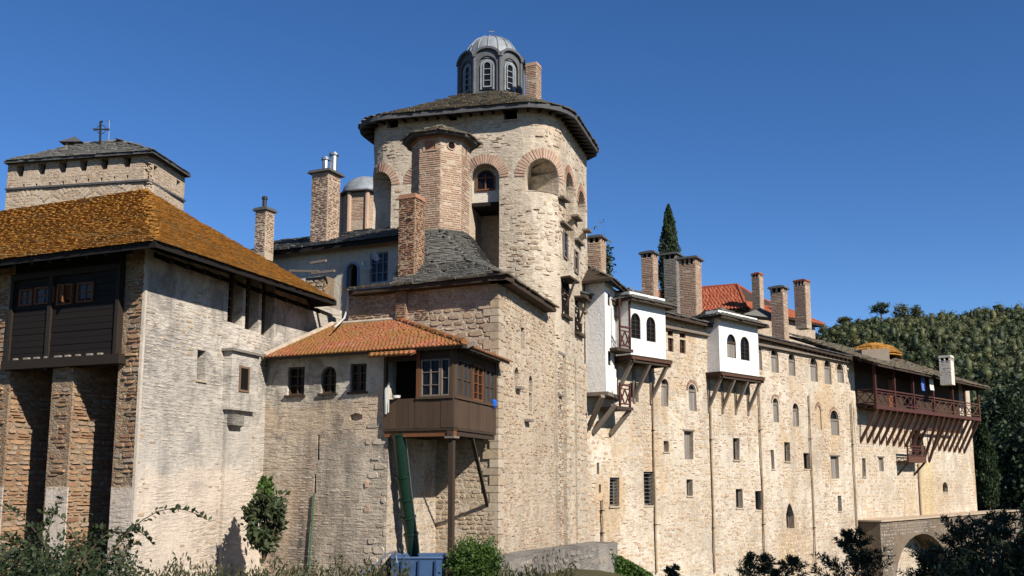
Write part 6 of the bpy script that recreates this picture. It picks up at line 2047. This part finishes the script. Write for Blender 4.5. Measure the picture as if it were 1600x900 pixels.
# ------------------------------------------------------------------ foot of the walls: retaining wall, skip, chute
def foot():
    b = S.off(1.3)
    uA, uB = b.hit(782, 880)[0], b.hit(958, 880)[0]
    b2 = Path([b.P(b.hit(780, 880)[0], 0).xy, b.P(b.hit(845, 880)[0], 0).xy, at(962, 880, 35.5).xy])
    p = b2.P(2, 0)
    T = thing('retaining_wall', 'weathered grey retaining wall at the foot of the tower', 'wall', (p.x, p.y, -4))
    z = b2.hit(840, 863)[1]
    w = wall(b2, [(0, -7), (b2.L, -7), (b2.L, z - .1), (0, z)], [], 'wall', 'wall_grey', T, step=.5, seed=16, rough=.12, thick=.9)
    masonry(w, b2, [(0.05, -4.6), (b2.L - .05, -4.6), (b2.L - .05, z - .12), (.05, z - .02)], [], 'ashlar', 'stone_grey', 281, 60, .5, .12, 16)
    # debris skip
    r = 26.4
    a, c = at(611, 873, r), at(698, 873, r)
    zt = a.z
    e = (c - a).xy
    d = Vector((-e.y, e.x)).normalized() * 1.3
    q = [a.xy, c.xy, c.xy + d, a.xy + d]
    K = thing('debris_skip', 'blue steel debris skip under the green chute', 'skip', (a.x, a.y, zt - 1.1))
    m = MB(); ins = [Vector(v) for v in q]; ctr = sum(ins, Vector((0, 0))) / 4
    n = 4; vs = [v3(ctr + (v - ctr) * .9, zt - 1.2) for v in ins] + [v3(v, zt) for v in ins] + [v3(ctr + (v - ctr) * .93, zt) for v in ins] + [v3(ctr + (v - ctr) * .86, zt - .9) for v in ins]
    fs = [(0, 1, 5, 4), (1, 2, 6, 5), (2, 3, 7, 6), (3, 0, 4, 7), (4, 5, 9, 8), (5, 6, 10, 9), (6, 7, 11, 10), (7, 4, 8, 11), (8, 9, 13, 12), (9, 10, 14, 13), (10, 11, 15, 14), (11, 8, 12, 15), (12, 13, 14, 15)]
    m.add(vs, fs); bd = m.build('body', 'skip_blue', K)
    m = MB(); m.tube([v3(v, zt + .01) for v in ins + ins[:1]], .04, 6); m.build('rim', 'skip_blue', K)
    for t in (.2, .5, .8):
        s = ins[0].lerp(ins[1], t); m = MB(); m.beam(v3(s - d * .02, zt - 1.1), v3(s - d * .03, zt - .05), .06, .06); m.build('rib', 'skip_blue', K)
    # chute: tapering barrels hung in a chain
    K2 = at(624, 690, 27.6)
    C = thing('rubble_chute', 'dark green segmented rubble chute hanging under the kiosk', 'chute', tuple(at(645, 868, 25.6)))
    p0, p1 = at(622, 682, 27.4), at(647, 872, 25.4)
    pts = [(623, 676, 27.1), (629, 742, 27.35), (634, 778, 27.5), (638, 806, 27.6), (642, 832, 27.7), (647, 876, 27.8)]
    pts = [at(*t) for t in pts]
    for i in range(5):
        a, c = pts[i], pts[i + 1] + (pts[i + 1] - pts[i]).normalized() * .06
        m = MB(); m.tube([a, c], [.20, .17], 14, random.random(), cap=False); m.build('barrel', 'chute_green', C, smooth=True)
        m = MB(); m.tube([a + (c - a).normalized() * .02, a + (c - a).normalized() * .07], .222, 14); m.build('band', 'chute_green', C)
    m = MB(); m.tube([pts[0] + Vector((.19, -.08, 0)), pts[2] + Vector((.2, -.12, 0)), pts[5] + Vector((.19, -.08, 0))], .012, 5); m.build('chain', 'steel', C)
    # green garden pipe, grey hose, white cable
    m = MB(); g = [A2.P(*A2.hit(x, y), .09) for x, y in ((494, 770), (492, 800), (489, 840), (486, 884), (485, 900))]; m.tube(g, .028, 8)
    tag(m.build('drain_pipe', 'pipe_green', None), 'thin green drain pipe on the annex wall below the slot', 'pipe')
    m = MB(); g = [at(x, y, rr) for x, y, rr in ((560, 898, 24.5), (585, 885, 25.0), (604, 866, 25.4), (617, 862, 25.6), (620, 880, 25.5))]; m.tube(g, .03, 7)
    tag(m.build('hose', 'steel', None), 'pale grey hose arching beside the blue skip', 'hose')
    e = A2.off(.2)
    m = MB(); F2 = F.off(.1)
    g = [F2.P(*F2.hit(544, 452)), F2.P(*F2.hit(543, 480)), F2.P(*F2.hit(538, 497)), at(531, 504, 31.0), at(523, 511, 30.4)]
    m.tube(g, .03, 6); tag(m.build('cable', 'cable_white', None), 'white cable dropping onto the tiled annex roof', 'cable')
foot()

# ------------------------------------------------------------------ planting
def planting():
    rng = np.random.default_rng(12)
    rnd = random.Random(12)
    # round green bush by the post
    c = at(741, 882, 24.2)
    def bush(name, label, c, rad, mat, leaf, k, m, seed, shell=.7, cat='bush'):
        r_ = np.random.default_rng(seed)
        T = thing(name, label, cat, (c.x, c.y, c.z - rad[2]))
        P, t = clumps(c, rad, k, m, r_, .2, shell)
        leafmesh('leaves', mat, T, P, leaf, r_, .6, tint=np.clip(t * .6 + r_.random(len(t)) * .4, 0, 1))
        mb = MB()
        for i in range(6):
            q = c + Vector((r_.normal() * rad[0] * .5, r_.normal() * rad[1] * .5, rad[2] * .3)); mb.tube([(c.x, c.y, c.z - rad[2] - .3), q], [.04, .01], 5)
        mb.build('stem', 'bark', T)
        return T
    bush('round_bush', 'round bright green bush beside the kiosk post', c, (.66, .6, .6), 'leaf_bush', .075, 170, 60, 21, .45)
    c = at(414, 815, 26.6)
    bush('fig_bush', 'tall fig bush growing at the corner of the house and the annex', c, (.5, .5, .72), 'leaf_fig', .2, 60, 26, 22)
    c2 = at(412, 768, 26.9)  # sunlit top of the fig bush put in as paler leaves
    bush('fig_lit_top', 'top of the fig bush, its sunlight put into paler green leaves', c2, (.22, .22, .42), 'leaf_bush', .15, 22, 22, 23, .4)
    c = at(975, 880, 36.0)
    T = thing('ivy_mound', 'ivy mound spilling over the end of the grey retaining wall', 'ivy', (c.x, c.y, -4))
    P = []
    for i in range(7500):
        t = rnd.random(); x = 925 + 95 * t; y0 = 853 + 45 * t ** 1.3
        q = at(x, y0 + rnd.random() * 55, 35.0 + rnd.uniform(-.5, .5) + 1.5 * t); P.append(tuple(q))
    leafmesh('leaves', 'leaf_bush', T, np.array(P), .12, rng, .8)
    # dry weeds along the foot of the left walls
    P, D = [], []
    for i in range(13000):
        x = rnd.uniform(200, 640) if i % 5 else rnd.uniform(770, 900)
        r = rnd.uniform(20.5, 25.5)
        hgt = max(0, .5 + .8 * mnoise.noise(Vector((x * .02, r * .9, 5)))) * rnd.random() ** 1.3
        q = at(x, 900, r); P.append((q.x, q.y, -2.75 + hgt)); D.append((rnd.uniform(-.4, .4), rnd.uniform(-.4, .4), 1))
    tag(leafmesh('weeds', 'leaf_weed', None, np.array(P), .13, rng, .3, kind='stuff', D=np.array(D)), 'dry green weeds along the foot of the left walls', 'weeds')
    # dark hedge at bottom left with arching brambles
    P = []
    T = thing('bramble_hedge', 'dark bramble hedge filling the bottom left corner', 'hedge', tuple(at(80, 900, 10)))
    Q = []
    for i in range(190):
        x = rnd.uniform(-40, 225); r = rnd.uniform(9, 12.5)
        top = 856 + 40 * (x / 235) ** 2 + 34 * mnoise.noise(Vector((x * .03, 1, 2))) + rnd.random() * 55
        q = at(x, top, r); Q.append((q.x, q.y, q.z))
    Q = np.array(Q)
    P = (Q[:, None, :] + rng.normal(size=(len(Q), 34, 3)) * .09).reshape(-1, 3)
    leafmesh('leaves', 'leaf_bramble', T, P, .05, rng, .6)
    def stemset(lst):
        return [(at(x0, y0, r0), at(x1, y1, r1), sag) for x0, y0, r0, x1, y1, r1, sag in lst]
    sprays('bramble', 'long bramble arching right across the white wall', 'bramble', stemset([(150, 890, 10, 330, 815, 10.4, .32), (165, 880, 10, 240, 852, 10, .22), (120, 890, 10, 205, 835, 10.3, .15)]), 'leaf_bramble', 31, .07, per=22, rad=.008, side=.9)
    sprays('bramble', 'bramble shoots standing against the left piers', 'bramble', stemset([(60, 890, 10, 95, 778, 10.2, .1), (90, 890, 10, 0, 790, 10, .12), (30, 880, 10, 75, 815, 10, .05), (140, 890, 10, 60, 800, 10.4, .18), (110, 880, 10, 165, 825, 10, .1), (180, 895, 10, 215, 850, 10, .1)]), 'leaf_bramble', 32, .065, per=20, rad=.007, side=.9)
    # saplings in front of the long wing
    def sapling(label, x, yt, r, w, n, seed, lean=0, nm='conifer_sapling'):
        r_ = random.Random(seed)
        base = at(x, 960, r); top = at(x + lean, yt, r)
        lst = [(base, top, 0)]
        H = top.z - base.z
        wm = w / FOC * r
        for i in range(n):
            t = .15 + .8 * i / n
            p = base.lerp(top, t); a = r_.random() * 2 * math.pi; L = wm * (1.2 - t) * r_.uniform(.8, 1.5)
            e = p + Vector((math.cos(a) * L, math.sin(a) * L * .7, L * r_.uniform(.35, .8)))
            lst.append((p, e, .04))
            for j in range(3):
                s = p.lerp(e, .35 + .2 * j); b_ = a + r_.choice((-1, 1)) * r_.uniform(.5, 1.0)
                lst.append((s, s + Vector((math.cos(b_) * L * .45, math.sin(b_) * L * .35, L * .3)), .02))
        return sprays(nm, label, 'sapling', lst, 'leaf_conifer', seed, .075 * r / 14, 'saplings in front of the long wing', per=13, rad=.007, side=.9, asp=.22)
    sapling('small twin-tipped shoot left of centre at the wing foot', 1052, 884, 18, 22, 12, 41)
    sapling('low leafy sapling below the pointed window', 1182, 866, 15, 40, 18, 42)
    sapling('small sapling between the low one and the tall one', 1222, 872, 15, 38, 14, 43, 8)
    sapling('tall feathery sapling in front of the last rain pipe', 1330, 832, 15, 48, 30, 44, 8)
    sapling('dark sapling in front of the terrace arch', 1462, 856, 15, 34, 18, 45)
    sapling('large dark sapling right of the terrace arch', 1504, 818, 14, 66, 30, 46)
    sapling('tallest dark sapling near the bottom right corner', 1558, 808, 13.5, 66, 30, 47)
    sapling('sapling cut by the right edge of the picture', 1606, 840, 13, 60, 28, 48)
    P = []
    for i in range(260):
        x = rnd.uniform(1475, 1640); r = rnd.uniform(12.5, 16)
        top = 886 - 10 * min(1, max(0, (x - 1400) / 120)) + rnd.random() * 60
        q = at(x, top, r); P.append(tuple(q))
    P = (np.array(P)[:, None, :] + rng.normal(size=(len(P), 30, 3)) * .12).reshape(-1, 3)
    tag(leafmesh('undergrowth', 'leaf_conifer', None, P, .07, rng, .4, kind='stuff'), 'dark undergrowth at the feet of the right hand saplings', 'undergrowth')
planting()
# unseen broad tree added beside the viewpoint to shade the foreground planting
for i, (x, y, h, rd, lab) in enumerate(((19.5, 1.5, 17, 5.5, 'unseen broad tree added right of the viewpoint for shade'),)):
    tree('broad_tree', lab, (x, y, -1.7), h, (rd, rd, h * .36), 'leaf_scrub', 500 + i, .55, 160, 45, .4, .64, 'unseen shade trees added round the viewpoint')
